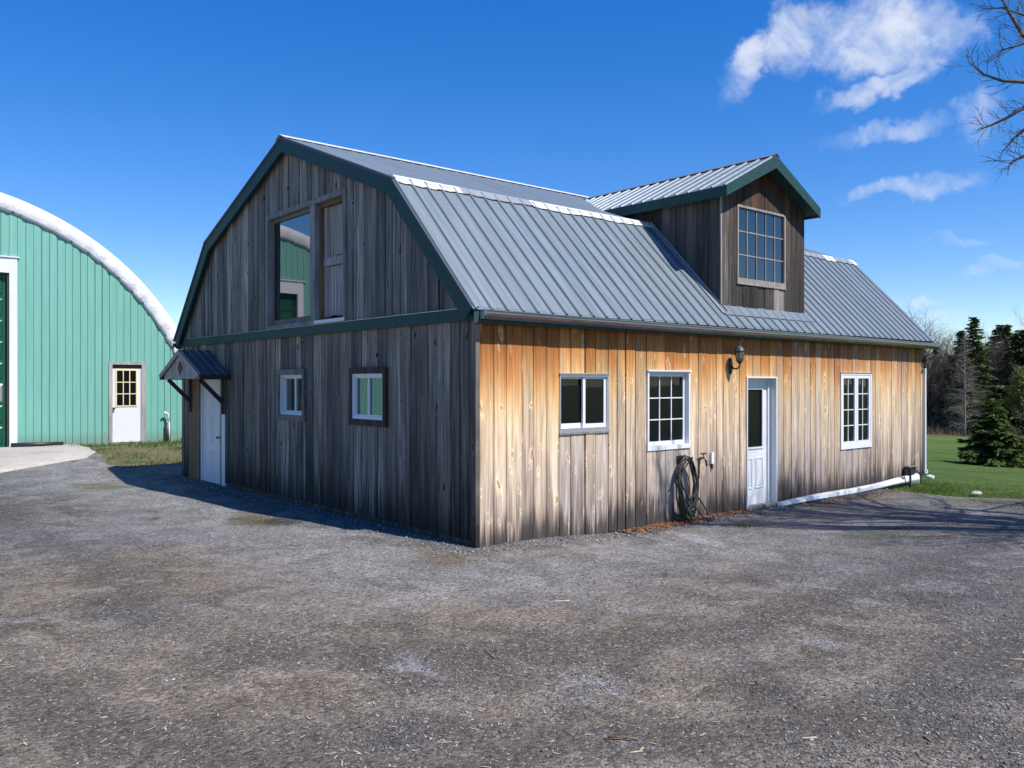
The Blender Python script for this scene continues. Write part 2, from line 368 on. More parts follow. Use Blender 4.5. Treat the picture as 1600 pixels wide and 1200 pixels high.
# mossy and bare-earth spots beside the barn
def spot(x, y, rx, ry):
    q = t_.vm('LENGTH', t_.vm('MULTIPLY', t_.vm('SUBTRACT', pos, (x, y, 0.)), (1 / rx, 1 / ry, 0.)))
    return t_.ss(t_.m('ADD', q, t_.m('MULTIPLY', t_.m('SUBTRACT', mid, .5), 1.6)), 1.1, .4)
for (x, y, rx, ry, colr, amt) in [(-3.4, -1.2, 1.6, .5, (.20, .165, .13), .5), (-6.2, .5, 1.2, .5, (.27, .265, .265), .5), (-4.4, 6.5, 2.2, 1.6, (.075, .066, .058), .5), (2.5, -5.2, 1.3, 1.6, (.075, .07, .066), .5), (-3.2, -5.6, .9, .5, (.24, .195, .15), .45), (-1.15, 3.45, .45, .8, (.085, .065, .03), .8), (-.95, 3.0, .3, .5, (.045, .037, .028), .8), (-1.7, 8.9, .5, .8, (.10, .10, .035), .6),
                                   (-.55, -.05, .25, .6, (.15, .12, .065), .7), (4.7, -2.3, .7, .4, (.07, .065, .045), .6), (-.6, 10.9, .9, .8, (.17, .13, .09), .6),
                                   (8.6, -.55, 1.0, .35, (.17, .125, .09), .6), (7.4, -.42, 1.6, .22, (.12, .08, .06), .65), (8.9, -2.2, .7, .9, (.16, .13, .085), .6)]:
    c_ = t_.mix(t_.m('MULTIPLY', spot(x, y, rx, ry), amt), c_, colr)
pv = t_.m('ADD', .52, t_.m('MULTIPLY', vc[0], .92))
pv = t_.m('MULTIPLY', pv, t_.m('ADD', .60, t_.m('MULTIPLY', fin, .80)))
pv = t_.m('MULTIPLY', pv, t_.m('ADD', .82, t_.m('MULTIPLY', qc[1], .36)))
c_ = t_.mix(1., c_, t_.comb(pv, pv, pv), 'MULTIPLY')
c_ = t_.mix(t_.m('MULTIPLY', t_.m('GREATER_THAN', vc[1], .97), .6), c_, (.34, .335, .33))
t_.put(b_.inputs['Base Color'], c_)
hh = t_.m('ADD', t_.m('MULTIPLY', t_.m('SUBTRACT', 1., vd), .5), t_.m('ADD', t_.m('MULTIPLY', fin, .35), t_.m('MULTIPLY', t_.m('SUBTRACT', 1., qd), .5)))
t_.put(b_.inputs['Normal'], t_.bump(hh, 1., .016))
M['gravel'] = m_

# --- loose stones
m_, t_, b_ = material('loose_stone', .85, 0, (.2, .2, .2), .3)
pos = t_.add('ShaderNodeNewGeometry').outputs['Position']
isl = t_.add('ShaderNodeNewGeometry').outputs['Random Per Island']
t_.put(b_.inputs['Base Color'], t_.ramp(isl, [(0., (.06, .057, .055)), (.4, (.12, .116, .112)), (.75, (.19, .185, .18)), (.94, (.28, .275, .27)), (1., (.42, .41, .40))]))
M['pebble'] = m_

# --- lawn
m_, t_, b_ = material('lawn_grass', .9, 0, (.06, .13, .02), .2)
pos = t_.add('ShaderNodeNewGeometry').outputs['Position']
n1, _ = t_.noise(t_.vm('MULTIPLY', pos, (.22, .22, 0.)), 1., 5, .6); n2, _ = t_.noise(t_.vm('MULTIPLY', pos, (1.6, 1.6, 1.6)), 1., 8, .75)
n3, _ = t_.noise(pos, 40., 3, .7); X, Y, Z = t_.sep(pos)
c_ = t_.mix(t_.ss(n1, .35, .7), (.075, .150, .020), (.130, .205, .034))
c_ = t_.mix(t_.ss(n2, .46, .66), c_, (.175, .205, .050))
c_ = t_.mix(t_.m('MULTIPLY', t_.ss(n2, .48, .32), .7), c_, (.045, .095, .013))
c_ = t_.mix(t_.m('MULTIPLY', t_.ss(n3, .5, .8), .5), c_, (.16, .17, .07))
c_ = t_.mix(t_.m('MULTIPLY', t_.ss(n3, .5, .25), .5), c_, (.03, .065, .010))
st1, _ = t_.noise(t_.vm('MULTIPLY', pos, (.35, .05, 0.)), 1., 5, .6)
c_ = t_.mix(t_.m('MULTIPLY', t_.ss(st1, .52, .68), .6), c_, (.135, .150, .045))
c_ = t_.mix(t_.m('MULTIPLY', t_.ss(st1, .47, .34), .55), c_, (.028, .070, .010))
far = t_.ss(t_.m('ADD', X, t_.m('MULTIPLY', n1, 20.)), 72., 88.)
c_ = t_.mix(t_.m('MULTIPLY', far, .55), c_, (.19, .17, .07))
dry = t_.m('MULTIPLY', t_.ss(Y, 6., 12.), t_.ss(n2, .30, .52))
dry = t_.m('MULTIPLY', dry, t_.ss(X, 14., 6.))
c_ = t_.mix(t_.m('MULTIPLY', dry, .9), c_, (.25, .20, .115))
t_.put(b_.inputs['Base Color'], c_); t_.put(b_.inputs['Normal'], t_.bump(t_.m('ADD', n2, n3), 1., .08))
M['lawn'] = m_


def leafy(name, stops, rough=.7, trans=.25):
    m, t, b = material(name, rough, 0, (.05, .1, .03), .25)
    isl = t.add('ShaderNodeNewGeometry').outputs['Random Per Island']
    ob = t.add('ShaderNodeObjectInfo').outputs['Random']
    f = t.m('ADD', t.m('MULTIPLY', isl, .75), t.m('MULTIPLY', ob, .25))
    c = t.ramp(f, stops); t.put(b.inputs['Base Color'], c)
    if trans:
        tr = t.add('ShaderNodeBsdfTranslucent'); t.put(tr.inputs['Color'], c)
        mx = t.add('ShaderNodeMixShader'); mx.inputs[0].default_value = trans
        t.l.new(b.outputs[0], mx.inputs[1]); t.l.new(tr.outputs[0], mx.inputs[2])
        t.l.new(mx.outputs[0], t.n['Material Output'].inputs['Surface'])
    return m


M['spruce'] = leafy('spruce_needles', [(0., (.030, .048, .013)), (.5, (.068, .100, .026)), (1., (.125, .155, .045))])
M['spruce_small'] = leafy('young_spruce_needles', [(0., (.030, .052, .014)), (.5, (.070, .110, .026)), (1., (.140, .180, .050))])
M['budding'] = leafy('budding_leaves', [(0., (.10, .11, .03)), (1., (.24, .22, .07))])
M['brush'] = leafy('dry_undergrowth', [(0., (.075, .055, .042)), (.5, (.125, .095, .075)), (1., (.19, .15, .12))])
M['blade'] = leafy('grass_blades', [(0., (.04, .09, .012)), (.55, (.075, .145, .022)), (.8, (.15, .17, .05)), (1., (.32, .26, .14))], .7, .35)


# ------------------------------------------------------------------ mesh helpers
class MB:
    def __init__(s): s.v = []; s.f = []
    def quadbox(s, c):                       # 8 corners: bottom 0-3 ccw, top 4-7
        o = len(s.v); s.v += [tuple(p) for p in c]
        s.f += [tuple(o + i for i in q) for q in ((3, 2, 1, 0), (4, 5, 6, 7), (0, 1, 5, 4), (1, 2, 6, 5), (2, 3, 7, 6), (3, 0, 4, 7))]
        return s
    def box(s, x0, x1, y0, y1, z0, z1):
        return s.quadbox([(x0, y0, z0), (x1, y0, z0), (x1, y1, z0), (x0, y1, z0), (x0, y0, z1), (x1, y0, z1), (x1, y1, z1), (x0, y1, z1)])
    def loft(s, rings, close=True, caps=True):
        o = len(s.v); n = len(rings[0])
        for r in rings: s.v += [tuple(p) for p in r]
        for i in range(len(rings) - 1):
            for j in range(n if close else n - 1):
                a = o + i * n + j; b = o + i * n + (j + 1) % n
                s.f.append((a, b, b + n, a + n))
        if caps and close:
            s.f.append(tuple(o + j for j in reversed(range(n)))); s.f.append(tuple(o + (len(rings) - 1) * n + j for j in range(n)))
        return s
    def tube(s, pts, rad, n=8, flat=(1, 1)):
        pts = [Vector(p) for p in pts]; rings = []
        up = Vector((0, 0, 1))
        for i, p in enumerate(pts):
            t = (pts[min(i + 1, len(pts) - 1)] - pts[max(i - 1, 0)]).normalized()
            a = t.cross(up)
            if a.length < .05: a = t.cross(Vector((1, 0, 0)))
            a.normalize(); b = a.cross(t)
            r = rad[i] if isinstance(rad, (list, tuple)) else rad
            rings.append([p + (a * math.cos(2 * math.pi * j / n) * flat[0] + b * math.sin(2 * math.pi * j / n) * flat[1]) * r for j in range(n)])
        return s.loft(rings)
    def lathe(s, c, prof, n=16, axis='z'):
        rings = []
        for (r, h) in prof:
            ring = []
            for j in range(n):
                a = 2 * math.pi * j / n; u, v = r * math.cos(a), r * math.sin(a)
                ring.append((c[0] + u, c[1] + v, c[2] + h) if axis == 'z' else ((c[0] + h, c[1] + u, c[2] + v) if axis == 'x' else (c[0] + u, c[1] - h, c[2] + v)))
            rings.append(ring)
        return s.loft(rings)
    def beam(s, a, b, w, h):                 # rectangular bar from a to b
        return s.tube_rect(a, b, w, h)
    def tube_rect(s, a, b, w, h):
        a = Vector(a); b = Vector(b); t = (b - a).normalized(); x = t.cross(Vector((0, 0, 1)))
        if x.length < .05: x = Vector((1, 0, 0))
        x.normalize(); y = x.cross(t)
        R = lambda p: [p - x * w / 2 - y * h / 2, p + x * w / 2 - y * h / 2, p + x * w / 2 + y * h / 2, p - x * w / 2 + y * h / 2]
        return s.loft([R(a), R(b)])
    def build(s, name, mat, parent=None, smooth=False, **props):
        me = bpy.data.meshes.new(name); me.from_pydata(s.v, [], s.f); me.update()
        bmx = None
        me.materials.append(M[mat] if isinstance(mat, str) else mat)
        if smooth:
            for p in me.polygons: p.use_smooth = True
        o = bpy.data.objects.new(name, me); COL.objects.link(o)
        if parent is not None: o.parent = parent
        for kk, vv in props.items(): o[kk] = vv
        return o


def thing(name, label, cat, loc=(0, 0, 0), group=None):
    o = bpy.data.objects.new(name, None); COL.objects.link(o); o.location = loc; o.empty_display_size = .2
    o['label'] = label; o['category'] = cat
    if group: o['group'] = group
    return o


def tag(o, label, cat, group=None):
    o['label'] = label; o['category'] = cat
    if group: o['group'] = group
    return o


def structure(o): o['kind'] = 'structure'; return o


def fast_mesh(name, verts, faces, mat, parent=None, smooth=False):
    """numpy arrays, faces all tris or all quads"""
    me = bpy.data.meshes.new(name); nf, kf = faces.shape
    me.vertices.add(len(verts)); me.vertices.foreach_set('co', np.ascontiguousarray(verts, dtype=np.float32).ravel())
    me.loops.add(nf * kf); me.loops.foreach_set('vertex_index', np.ascontiguousarray(faces, dtype=np.int32).ravel())
    me.polygons.add(nf); me.polygons.foreach_set('loop_start', np.arange(0, nf * kf, kf, dtype=np.int32))
    me.polygons.foreach_set('loop_total', np.full(nf, kf, dtype=np.int32))
    if smooth: me.polygons.foreach_set('use_smooth', np.ones(nf, dtype=bool))
    me.update(calc_edges=True); me.validate()
    me.materials.append(M[mat])
    o = bpy.data.objects.new(name, me); COL.objects.link(o)
    if parent is not None: o.parent = parent
    return o


# ------------------------------------------------------------------ terrain
def sst(a, b, x):
    t = np.clip((np.asarray(x, float) - a) / (b - a), 0, 1); return t * t * (3 - 2 * t)


def height(x, y):
    x = np.asarray(x, float); y = np.asarray(y, float)
    h = -.09 * sst(.4, 2.6, x) * sst(-4, -1, y) * (1 - sst(4, 8, y))
    h = h + .27 * sst(9.0, 15.0, y) * (1 - sst(5, 12, x))
    xf = np.array([-1e4, 11, 15, 20, 28, 45, 85, 130, 400, 1e4]); zf = np.array([0, 0, -.17, -.52, -1.16, -2.0, -3.4, -4.2, -5, -5])
    h = h + sum(np.interp(x + dx_, xf, zf) for dx_ in (-2, -1, 0, 1, 2)) / 5
    h = h + .05 * np.exp(-(((x + .55) / .5) ** 2 + ((y - 2.6) / 1.6) ** 2))
    h = h + .012 * np.sin(x * 1.3 + .4 * y) * np.sin(y * 1.1 - .5 * x + 1) + .006 * np.sin(x * 3.1 + y * 2.3) * np.sin(y * 3.7 - x)
    return h


def wob(x, y):
    return (np.sin(x * 1.9 + y * .7) + np.sin(y * 2.7 - x * 1.3 + 2) + .7 * np.sin(x * 5.1 + 1) * np.sin(y * 6.3) + .4 * np.sin(x * 11 + y * 9)) / 3.1


def grid_sheet(name, xs, ys, zfun, mat, keep=None):
    gx, gy = np.meshgrid(xs, ys); gz = zfun(gx, gy)
    v = np.stack([gx, gy, gz], -1).reshape(-1, 3); nx, ny = len(xs), len(ys)
    i = np.arange(nx - 1)[None, :] + nx * np.arange(ny - 1)[:, None]; i = i.ravel()
    f = np.stack([i, i + 1, i + 1 + nx, i + nx], 1)
    return fast_mesh(name, v, f, mat, smooth=True)


def gravel_inside(x, y):
    """>0 inside the gravel yard, falls below zero over the grass"""
    w = wob(x, y)
    e = 9.75 - x + .22 * w - .12 * (y + 2)                 # right edge by the lawn
    e = np.where(y > -.2, np.minimum(e, 12.2 - x), e)
    g = np.maximum(-.75 - x + .35 * w, 11.2 - y + .45 * w + .25 * x)   # grass patch behind the gable
    return np.minimum(np.minimum(e, g), 3.0)


def z_gravel(x, y): return height(x, y) + .014 - .16 * sst(.12, -.25, gravel_inside(x, y))


def axis(*seg):
    out = []
    for a, b, st in seg: out += list(np.arange(a, b, st))
    return np.array(out)


lawn = structure(grid_sheet('lawn', axis((-900, -60, 60), (-60, -16, 4), (-16, 18, .5), (18, 60, 2), (60, 150, 5), (150, 1500, 75)),
                            axis((-900, -60, 60), (-60, -16, 4), (-16, 24, .5), (24, 60, 3), (60, 150, 6), (150, 1200, 75)),
                            lambda x, y: height(x, y) - .025, 'lawn'))
yard = structure(grid_sheet('gravel_yard', axis((-26, -9, .5), (-9, 10.6, .1), (10.6, 13, .2)), axis((-16, -9, .5), (-9, 18, .1)), z_gravel, 'gravel'))

# concrete apron before the green building
poly = [(-.45, 16.46), (-.5, 13.9), (-.95, 12.9), (-2.0, 12.1), (-3.4, 11.1), (-9.5, 10.4), (-9.5, 16.46)]
ap = MB()
cxp, cyp = -5.0, 14.6
ring = []
for i in range(len(poly)):
    a, b = poly[i], poly[(i + 1) % len(poly)]
    n_ = max(1, int(math.dist(a, b) / .25))
    for j in range(n_):
        x = a[0] + (b[0] - a[0]) * j / n_; y = a[1] + (b[1] - a[1]) * j / n_
        w = float(wob(x * 2, y * 2)) * .10 if y < 16.3 else 0
        ring.append((x + w, y + w * .6))
rings = []
for s_ in (1.0, .985, .8, .55, .3, .08):
    rings.append([(cxp + (x - cxp) * s_, cyp + (y - cyp) * s_, float(height(cxp + (x - cxp) * s_, cyp + (y - cyp) * s_)) + (.032 if s_ < 1 else -.05)) for x, y in ring])
ap.loft(rings)
structure(ap.build('concrete_apron', 'apron', smooth=True))


# ------------------------------------------------------------------ the barn
BL, BW, BH = 11.39, 9.60, 2.60
barn = thing('barn', 'weathered wooden gambrel-roofed barn with ribbed grey metal roof and sunlit pine side', 'barn')

core = MB().box(.26, BL - .05, .26, BW - .05, -.3, 2.58)
core_prof = [(.26, 2.58), (1.7, 4.2), (4.8, 5.4), (7.9, 4.2), (9.35, 2.58)]
core.loft([[(.26, y, z) for y, z in core_prof], [(BL - .05, y, z) for y, z in core_prof]])
core.build('wall_core', 'interior', barn)
fd = MB().box(.14, BL - .02, .22, BW - .03, -.5, -.06)
fd.box(.14, 5.22, .03, .215, -.5, -.0); fd.box(6.09, BL - .02, .03, .215, -.5, .09); fd.box(5.225, 6.085, .03, .214, -.5, -.078)
fd.build('foundation', 'concrete', barn)


def front(u, d, z): return (u, -d, z)          # long wall, d = outwards
def gable(u, d, z): return (-d, u, z)          # gable wall
def back_end(u, d, z): return (BL + d, u, z)


def mbox(mb, F, u0, u1, d0, d1, z0, z1):
    c = [F(u0, d0, z0), F(u1, d0, z0), F(u1, d1, z0), F(u0, d1, z0), F(u0, d0, z1), F(u1, d0, z1), F(u1, d1, z1), F(u0, d1, z1)]
    return mb.quadbox(c)


def board(F, u0, u1, zb, zt, d0=-.025, d1=0., name='wall_board', mat='pine', parent=None, lean=0., weather=0.):
    """one chamfered board; zb/zt are (left, right) heights"""
    ch = min(.006, (u1 - u0) * .2)
    sec = [(u0, d0), (u1, d0), (u1, d1 - ch), (u1 - ch, d1), (u0 + ch, d1), (u0, d1 - ch)]
    f = lambda pr, u: pr[0] + (pr[1] - pr[0]) * (u - u0) / max(1e-6, u1 - u0)
    mb = MB().loft([[F(u, dd, f(zb, u)) for u, dd in sec], [F(u + lean, dd, f(zt, u)) for u, dd in sec]])
    o = mb.build(name, mat, parent); o['weathering'] = weather
    return o


def cuts(a, b, forced, avg, jit=.22):
    ed = sorted(set([a, b] + [x for x in forced if a < x < b])); out = []
    for p, q in zip(ed[:-1], ed[1:]):
        n = max(1, round((q - p) / avg)); w = [1 + rnd.uniform(-jit, jit) for _ in range(n)]; sm = sum(w); x = p
        for wi in w: out.append((x, x + wi / sm * (q - p))); x += wi / sm * (q - p)
    return out


def boards(F, spans, zlo, zhi, openings, gap, mat, parent, name='wall_board', proud=.006, weather=lambda u, z0, z1, below: 0., d=0.):
    for u0, u1 in spans:
        um = (u0 + u1) / 2; segs = [(None, None)]
        op = [o for o in openings if o[0] - .01 < um < o[1] + .01]
        pr = d + rnd.uniform(-proud, proud); g = gap * rnd.choice((.4, .6, .8, 1., 1.3, 2.2)) / 2
        lo, hi = zlo(um), None
        pieces = []
        z = lo
        for o in sorted(op, key=lambda q: q[2]):
            if o[2] > z + .05: pieces.append((z, o[2], True))
            z = o[3]
        pieces.append((z, None, False))
        for zb, zt, below in pieces:
            jb = rnd.uniform(-.012, .012) if zb == lo else 0
            top = (zhi(u0), zhi(u1)) if zt is None else (zt, zt)
            bot = (zb + jb, zb + jb)
            if top[0] - bot[0] < .03 and top[1] - bot[1] < .03: continue
            top = (max(top[0], bot[0] + .005), max(top[1], bot[1] + .005))
            board(F, u0 + g, u1 - g, bot, top, -.025 + pr, pr, name, mat, parent, rnd.uniform(-.002, .002), weather(um, bot[0], top[0], below))


# --- sunlit long wall
F_OPEN = [(1.29, 2.17, 1.27, 2.0), (2.93, 3.85, .96, 2.045), (5.24, 6.07, -1., 1.985), (8.08, 9.19, .71, 2.06)]
fz = lambda u: (-.035 + (-.03 * min(1, u / 2)) if u < 5.5 else -.02 + .012 * (u - 6))


def w_front(u, z0, z1, below):
    if below: return rnd.uniform(.32, .66)
    if u > 9.2: return rnd.uniform(.15, .62)
    if u > 6.1: return rnd.uniform(-.05, .48)
    if u < 1.3: return rnd.uniform(-.25, .25)
    return rnd.uniform(-.35, .15)


boards(front, cuts(.04, BL, [o for q in F_OPEN for o in q[:2]], .205), fz, lambda u: 2.66, F_OPEN, .009, 'pine', barn, weather=w_front, proud=.005)
# far end wall and back wall (mostly out of view, plain boards)
boards(back_end, cuts(0.03, BW, [], .6), lambda u: -.05, lambda u: 2.68, [], .006, 'gable_low', barn)
boards(lambda u, d, z: (u, BW + d, z), cuts(0.0, BL, [], .6), lambda u: -.05, lambda u: 2.62, [], .006, 'pine', barn, weather=lambda *a: .6)

# --- shaded gable wall, ground floor
G_OPEN = [(1.92, 2.78, 1.38, 2.05), (4.24, 5.13, 1.36, 2.05), (7.44, 8.62, -1., 2.0)]
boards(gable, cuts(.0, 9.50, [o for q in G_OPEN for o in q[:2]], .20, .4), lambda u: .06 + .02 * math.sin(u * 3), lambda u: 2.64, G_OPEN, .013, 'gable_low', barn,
       proud=.009, weather=lambda u, a, b, below: (rnd.uniform(.35, .8) if below else rnd.uniform(-.4, .35)) + (.1 if u < 2 else 0), d=.012)
PROF = [(-.11, 2.75), (1.57, 4.50), (4.80, 5.73), (8.03, 4.50), (9.71, 2.75)]


def roof_z(u):
    for (a, b), (c, e) in zip(PROF[:-1], PROF[1:]):
        if a <= u <= c: return b + (e - b) * (u - a) / (c - a)
    return 2.75


U_OPEN = [(2.96, 5.50, 2.80, 4.56)]
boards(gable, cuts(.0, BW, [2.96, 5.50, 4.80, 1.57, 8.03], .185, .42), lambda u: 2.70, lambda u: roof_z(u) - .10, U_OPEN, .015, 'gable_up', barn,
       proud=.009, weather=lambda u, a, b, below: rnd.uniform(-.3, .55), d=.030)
boards(back_end, cuts(.0, BW, [4.8], .6), lambda u: 2.68, lambda u: roof_z(u) - .12, [], .01, 'gable_up', barn)
# skirting along the foot of the gable wall
mbox(MB(), gable, .02, 7.3, -.02, .022, -.12, .085).build('skirting_board', 'frame_dark', barn, weathering=.35)
mbox(MB(), front, 2.3, 5.2, -.02, .015, -.16, -.072).build('sill_board', 'grey_frame0', barn, weathering=.5)
# corner post
mbox(MB(), front, .012, .034, -.02, .004, -.1, 2.6).build('corner_strip', 'grey_frame0', barn, weathering=.9)
mbox(MB(), gable, -.012, .06, -.03, .03, -.12, 2.60).build('corner_board', 'gable_low', barn, weathering=.1)
mbox(MB(), gable, 9.50, 9.62, -.03, .032, -.1, 2.6).build('corner_board', 'gable_low', barn, weathering=.3)


# --- roof
def offset_profile(prof, dd):
    out = []
    for i, (y, z) in enumerate(prof):
        ns = []
        for j in (i - 1, i):
            if 0 <= j < len(prof) - 1:
                ty, tz = prof[j + 1][0] - prof[j][0], prof[j + 1][1] - prof[j][1]; L = math.hypot(ty, tz); ns.append((-tz / L, ty / L))
        if len(ns) == 1: n = ns[0]; kf = 1
        else:
            n = (ns[0][0] + ns[1][0], ns[0][1] + ns[1][1]); L = math.hypot(*n); n = (n[0] / L, n[1] / L); kf = 1 / (n[0] * ns[0][0] + n[1] * ns[0][1])
        out.append((y - n[0] * dd * kf, z - n[1] * dd * kf))
    return out


def profile_slab(d0, d1, x0, x1, name, mat, parent, seg=None):
    a, b = offset_profile(PROF, d0), offset_profile(PROF, d1); res = []
    for i in range(4) if seg is None else seg:
        q = [a[i], a[i + 1], b[i + 1], b[i]]
        res.append(MB().loft([[(x0, y, z) for y, z in q], [(x1, y, z) for y, z in q]]).build(name, mat, parent))
    return res


profile_slab(.012, .13, -.115, BL + .10, 'roof_deck', 'green_trim', barn)
profile_slab(.0, .215, -.150, -.117, 'rake_fascia', 'green_trim', barn)
profile_slab(.0, .20, BL + .102, BL + .135, 'rake_fascia', 'green_trim', barn)
for sgm in range(4):
    profile_slab(-.012, .03, -.160, -.152, 'rake_edge_trim', 'dark_spout', barn, [sgm])
RX0, RX1 = -.17, BL + .15
PITCH = .2345


def roof_sheet(p0, p1, nrm, x0, x1, name='roof_panel', parent=None, mat='roof', pitch=PITCH, lift=.004, dirx=Vector((1, 0, 0)), rib=.026):
    """one ribbed steel sheet: p0 lower, p1 upper point of the slope; ribs run up the slope"""
    p0, p1, nrm = Vector(p0), Vector(p1), Vector(nrm).normalized(); w = x1 - x0
    prof = [(0, 0)]; n = max(1, round(w / pitch)); s = w / n
    for i in range(n):
        a = i * s + .012
        prof += [(a, 0), (a + .011, rib), (a + .033, rib), (a + .044, 0)]
    prof.append((w, 0)); prof = [(min(q[0], w), q[1]) for q in prof]
    low = [(u, -.003) for u, _ in (prof[-1], prof[0])]
    ring = lambda P: [P + dirx * (x0 + u) + nrm * (lift + h) for u, h in prof + low]
    return MB().loft([ring(p0), ring(p1)]).build(name, mat, parent)


def roof_side(i, y_sign, extend_low, extend_top):
    a, b = PROF[i], PROF[i + 1]
    A = Vector((0, a[0], a[1])); B = Vector((0, b[0], b[1]))
    lo, hi = (A, B) if a[1] < b[1] else (B, A)
    t = (hi - lo).normalized(); n = Vector((0, -t.z, t.y)) if t.y > 0 else Vector((0, t.z, -t.y))
    lo = lo - t * extend_low; hi = hi + t * extend_top
    x = RX0
    while x < RX1 - .05:
        x2 = min(x + PITCH * 4, RX1); j = rnd.uniform(-.006, .006)
        roof_sheet(lo - t * j, hi, n, x, x2 - .002, parent=barn, lift=.004 + rnd.uniform(0, .003), rib=.026 if i in (0, 3) else .007); x = x2


roof_side(0, 1, .055, -.01); roof_side(1, 1, .05, -.01); roof_side(2, -1, .05, -.01); roof_side(3, -1, .055, -.01)
# ridge cap and the worn flashing along the roof break
rc = MB()
hw = .15; sl_ = (5.73 - 4.5) / 3.23
for x0_ in np.arange(RX0 - .01, RX1, 1.95):
    x1_ = min(x0_ + 1.97, RX1 + .01); jj = rnd.uniform(0, .004)
    MB().loft([[(x, 4.8 - hw, 5.73 - hw * sl_ + .030 + jj), (x, 4.8, 5.768 + jj), (x, 4.8 + hw, 5.73 - hw * sl_ + .030 + jj), (x, 4.8 + hw, 5.73 - hw * sl_ + .024 + jj), (x, 4.8, 5.760 + jj), (x, 4.8 - hw, 5.73 - hw * sl_ + .024 + jj)]
               for x in (x0_, x1_)]).build('ridge_cap', 'flash_white', barn)
y_, z_ = PROF[1]
x = RX0 + .03
# lengths read off the photograph: white, plain grey, then white again
pieces = [(.62, 'flash_white'), (.42, 'flash_white'), (1.25, 'flash_grey'), (.28, 'flash_white'), (.55, 'flash_white'), (1.0, 'flash_white'), (.8, 'flash_white'), (.9, 'flash_white'), (1.6, 'flash_grey'),
          (.5, 'flash_grey'), (.5, 'flash_white'), (.6, 'flash_grey'), (.5, 'flash_white'), (.8, 'flash_grey'), (.45, 'flash_white'), (.6, 'flash_grey'), (.55, 'flash_white')]
for L_, mt in pieces:
    x2 = min(x + L_, RX1 - .02)
    if x2 - x < .05: break
    nx = max(2, int((x2 - x) / .06)); rings = []
    drop = .165 + rnd.uniform(-.02, .02)
    for i in range(nx + 1):
        xx = x + (x2 - x) * i / nx; wv = .005 * math.sin(xx * 26.8) + rnd.uniform(-.004, .004) + rnd.uniform(0, .012) * (i in (0, nx))
        ed = drop + .006 * math.sin(xx * 26.8 + 1) + .012 * math.sin(xx * 5.1)
        rings.append([(xx, y_ + .10, z_ + .10 * sl_ + .027), (xx, y_ - .004, z_ + .032 + wv * .3), (xx, y_ - ed * .69, z_ - ed * .72 + .040 + wv),
                      (xx, y_ - ed * .69 + .002, z_ - ed * .72 + .034 + wv), (xx, y_ + .0, z_ + .026 + wv * .3), (xx, y_ + .10, z_ + .10 * sl_ + .022)])
    MB().loft(rings).build('break_flashing', mt, barn)
    x = x2 + .004

# --- eaves: fascia, gutter, downspout
mbox(MB(), front, -.115, BL + .10, .105, .128, 2.565, 2.742).build('eave_fascia', 'green_trim', barn)
mbox(MB(), front, -.112, BL + .095, -.03, .104, 2.60, 2.618).build('soffit', 'green_trim', barn)
mbox(MB(), lambda u, d, z: (u, BW + d, z), -.115, BL + .1, .105, .128, 2.565, 2.742).build('eave_fascia', 'green_trim', barn)
gp = [(.130, .105), (.138, .0), (.195, .0), (.205, .028), (.232, .042), (.240, .062), (.240, .088), (.252, .092), (.252, .105), (.236, .105), (.236, .068), (.228, .050), (.200, .036), (.190, .008), (.144, .008), (.137, .105)]
rings = []
for i in range(25):
    u = -.06 + (BL + .20 + .06) * i / 24; zz = 2.608 - .055 * (i / 24) ** 1.3 - .008 * math.sin(i / 24 * 6)
    rings.append([front(u, d_, zz + h_) for d_, h_ in gp])
MB().loft(rings).build('gutter', 'gutter', barn)
MB().loft([[front(u, d_, 2.608 + h_) for d_, h_ in [(.130, .106), (.136, -.002), (.197, -.002), (.207, .027), (.242, .045), (.254, .106)]] for u in (-.07, -.062)]).build('gutter_end_cap', 'alu', barn)
sp = MB().tube([(BL + .09, -.19, 2.57), (BL + .09, -.19, 2.50), (BL + .03, -.15, 2.43), (BL - .06, -.075, 2.38), (BL - .10, -.055, 2.32), (BL - .10, -.055, 2.18)], [.05, .05, .05, .047, .045, .04], 8)
sp.build('spout_elbow', 'dark_spout', barn, smooth=True)
mbox(MB(), front, BL - .07, BL - .025, .005, .055, .10, 2.20).build('downspout', 'white_paint', barn)
MB().tube([(BL - .05, -.05, .14), (BL - .05, -.06, .04), (BL - .02, -.20, -.02)], [.042, .045, .05], 6).build('downspout_shoe', 'white_paint', barn)

# --- band between the two storeys of the gable
mbox(MB(), gable, -.11, 9.70, .012, .058, 2.605, 2.745).build('storey_band', 'green_trim', barn)
mbox(MB(), gable, .0, 9.60, .004, .066, 2.747, 2.753).build('drip_flashing', 'alu', barn)
MB().box(-.150, -.075, -.137, -.130, 2.565, 2.748).build('fascia_return', 'green_trim', barn)
mbox(MB(), gable, 9.705, 9.80, -.11, .150, 2.60, 2.68).build('gutter_stub', 'green_trim', barn)


# --- windows and doors
def frame(F, u0, u1, z0, z1, w, d0, d1, name, mat, parent, wt=None, wb=None):
    wt = w if wt is None else wt; wb = w if wb is None else wb
    mb = MB()
    mbox(mb, F, u0, u0 + w, d0, d1, z0, z1); mbox(mb, F, u1 - w, u1, d0, d1, z0, z1)
    mbox(mb, F, u0 + w, u1 - w, d0, d1, z1 - wt, z1); mbox(mb, F, u0 + w, u1 - w, d0, d1, z0, z0 + wb)
    return mb.build(name, mat, parent)


def pane(F, u0, u1, z0, z1, d, parent, mat='glass', name='pane'):
    t = rnd.uniform(-.0012, .0012)
    c = [F(u0, d - .004, z0), F(u1, d - .004, z0), F(u1, d + t, z0), F(u0, d, z0), F(u0, d - .004, z1), F(u1, d - .004, z1), F(u1, d + t * .5, z1), F(u0, d - t, z1)]
    return MB().quadbox(c).build(name, mat, parent)


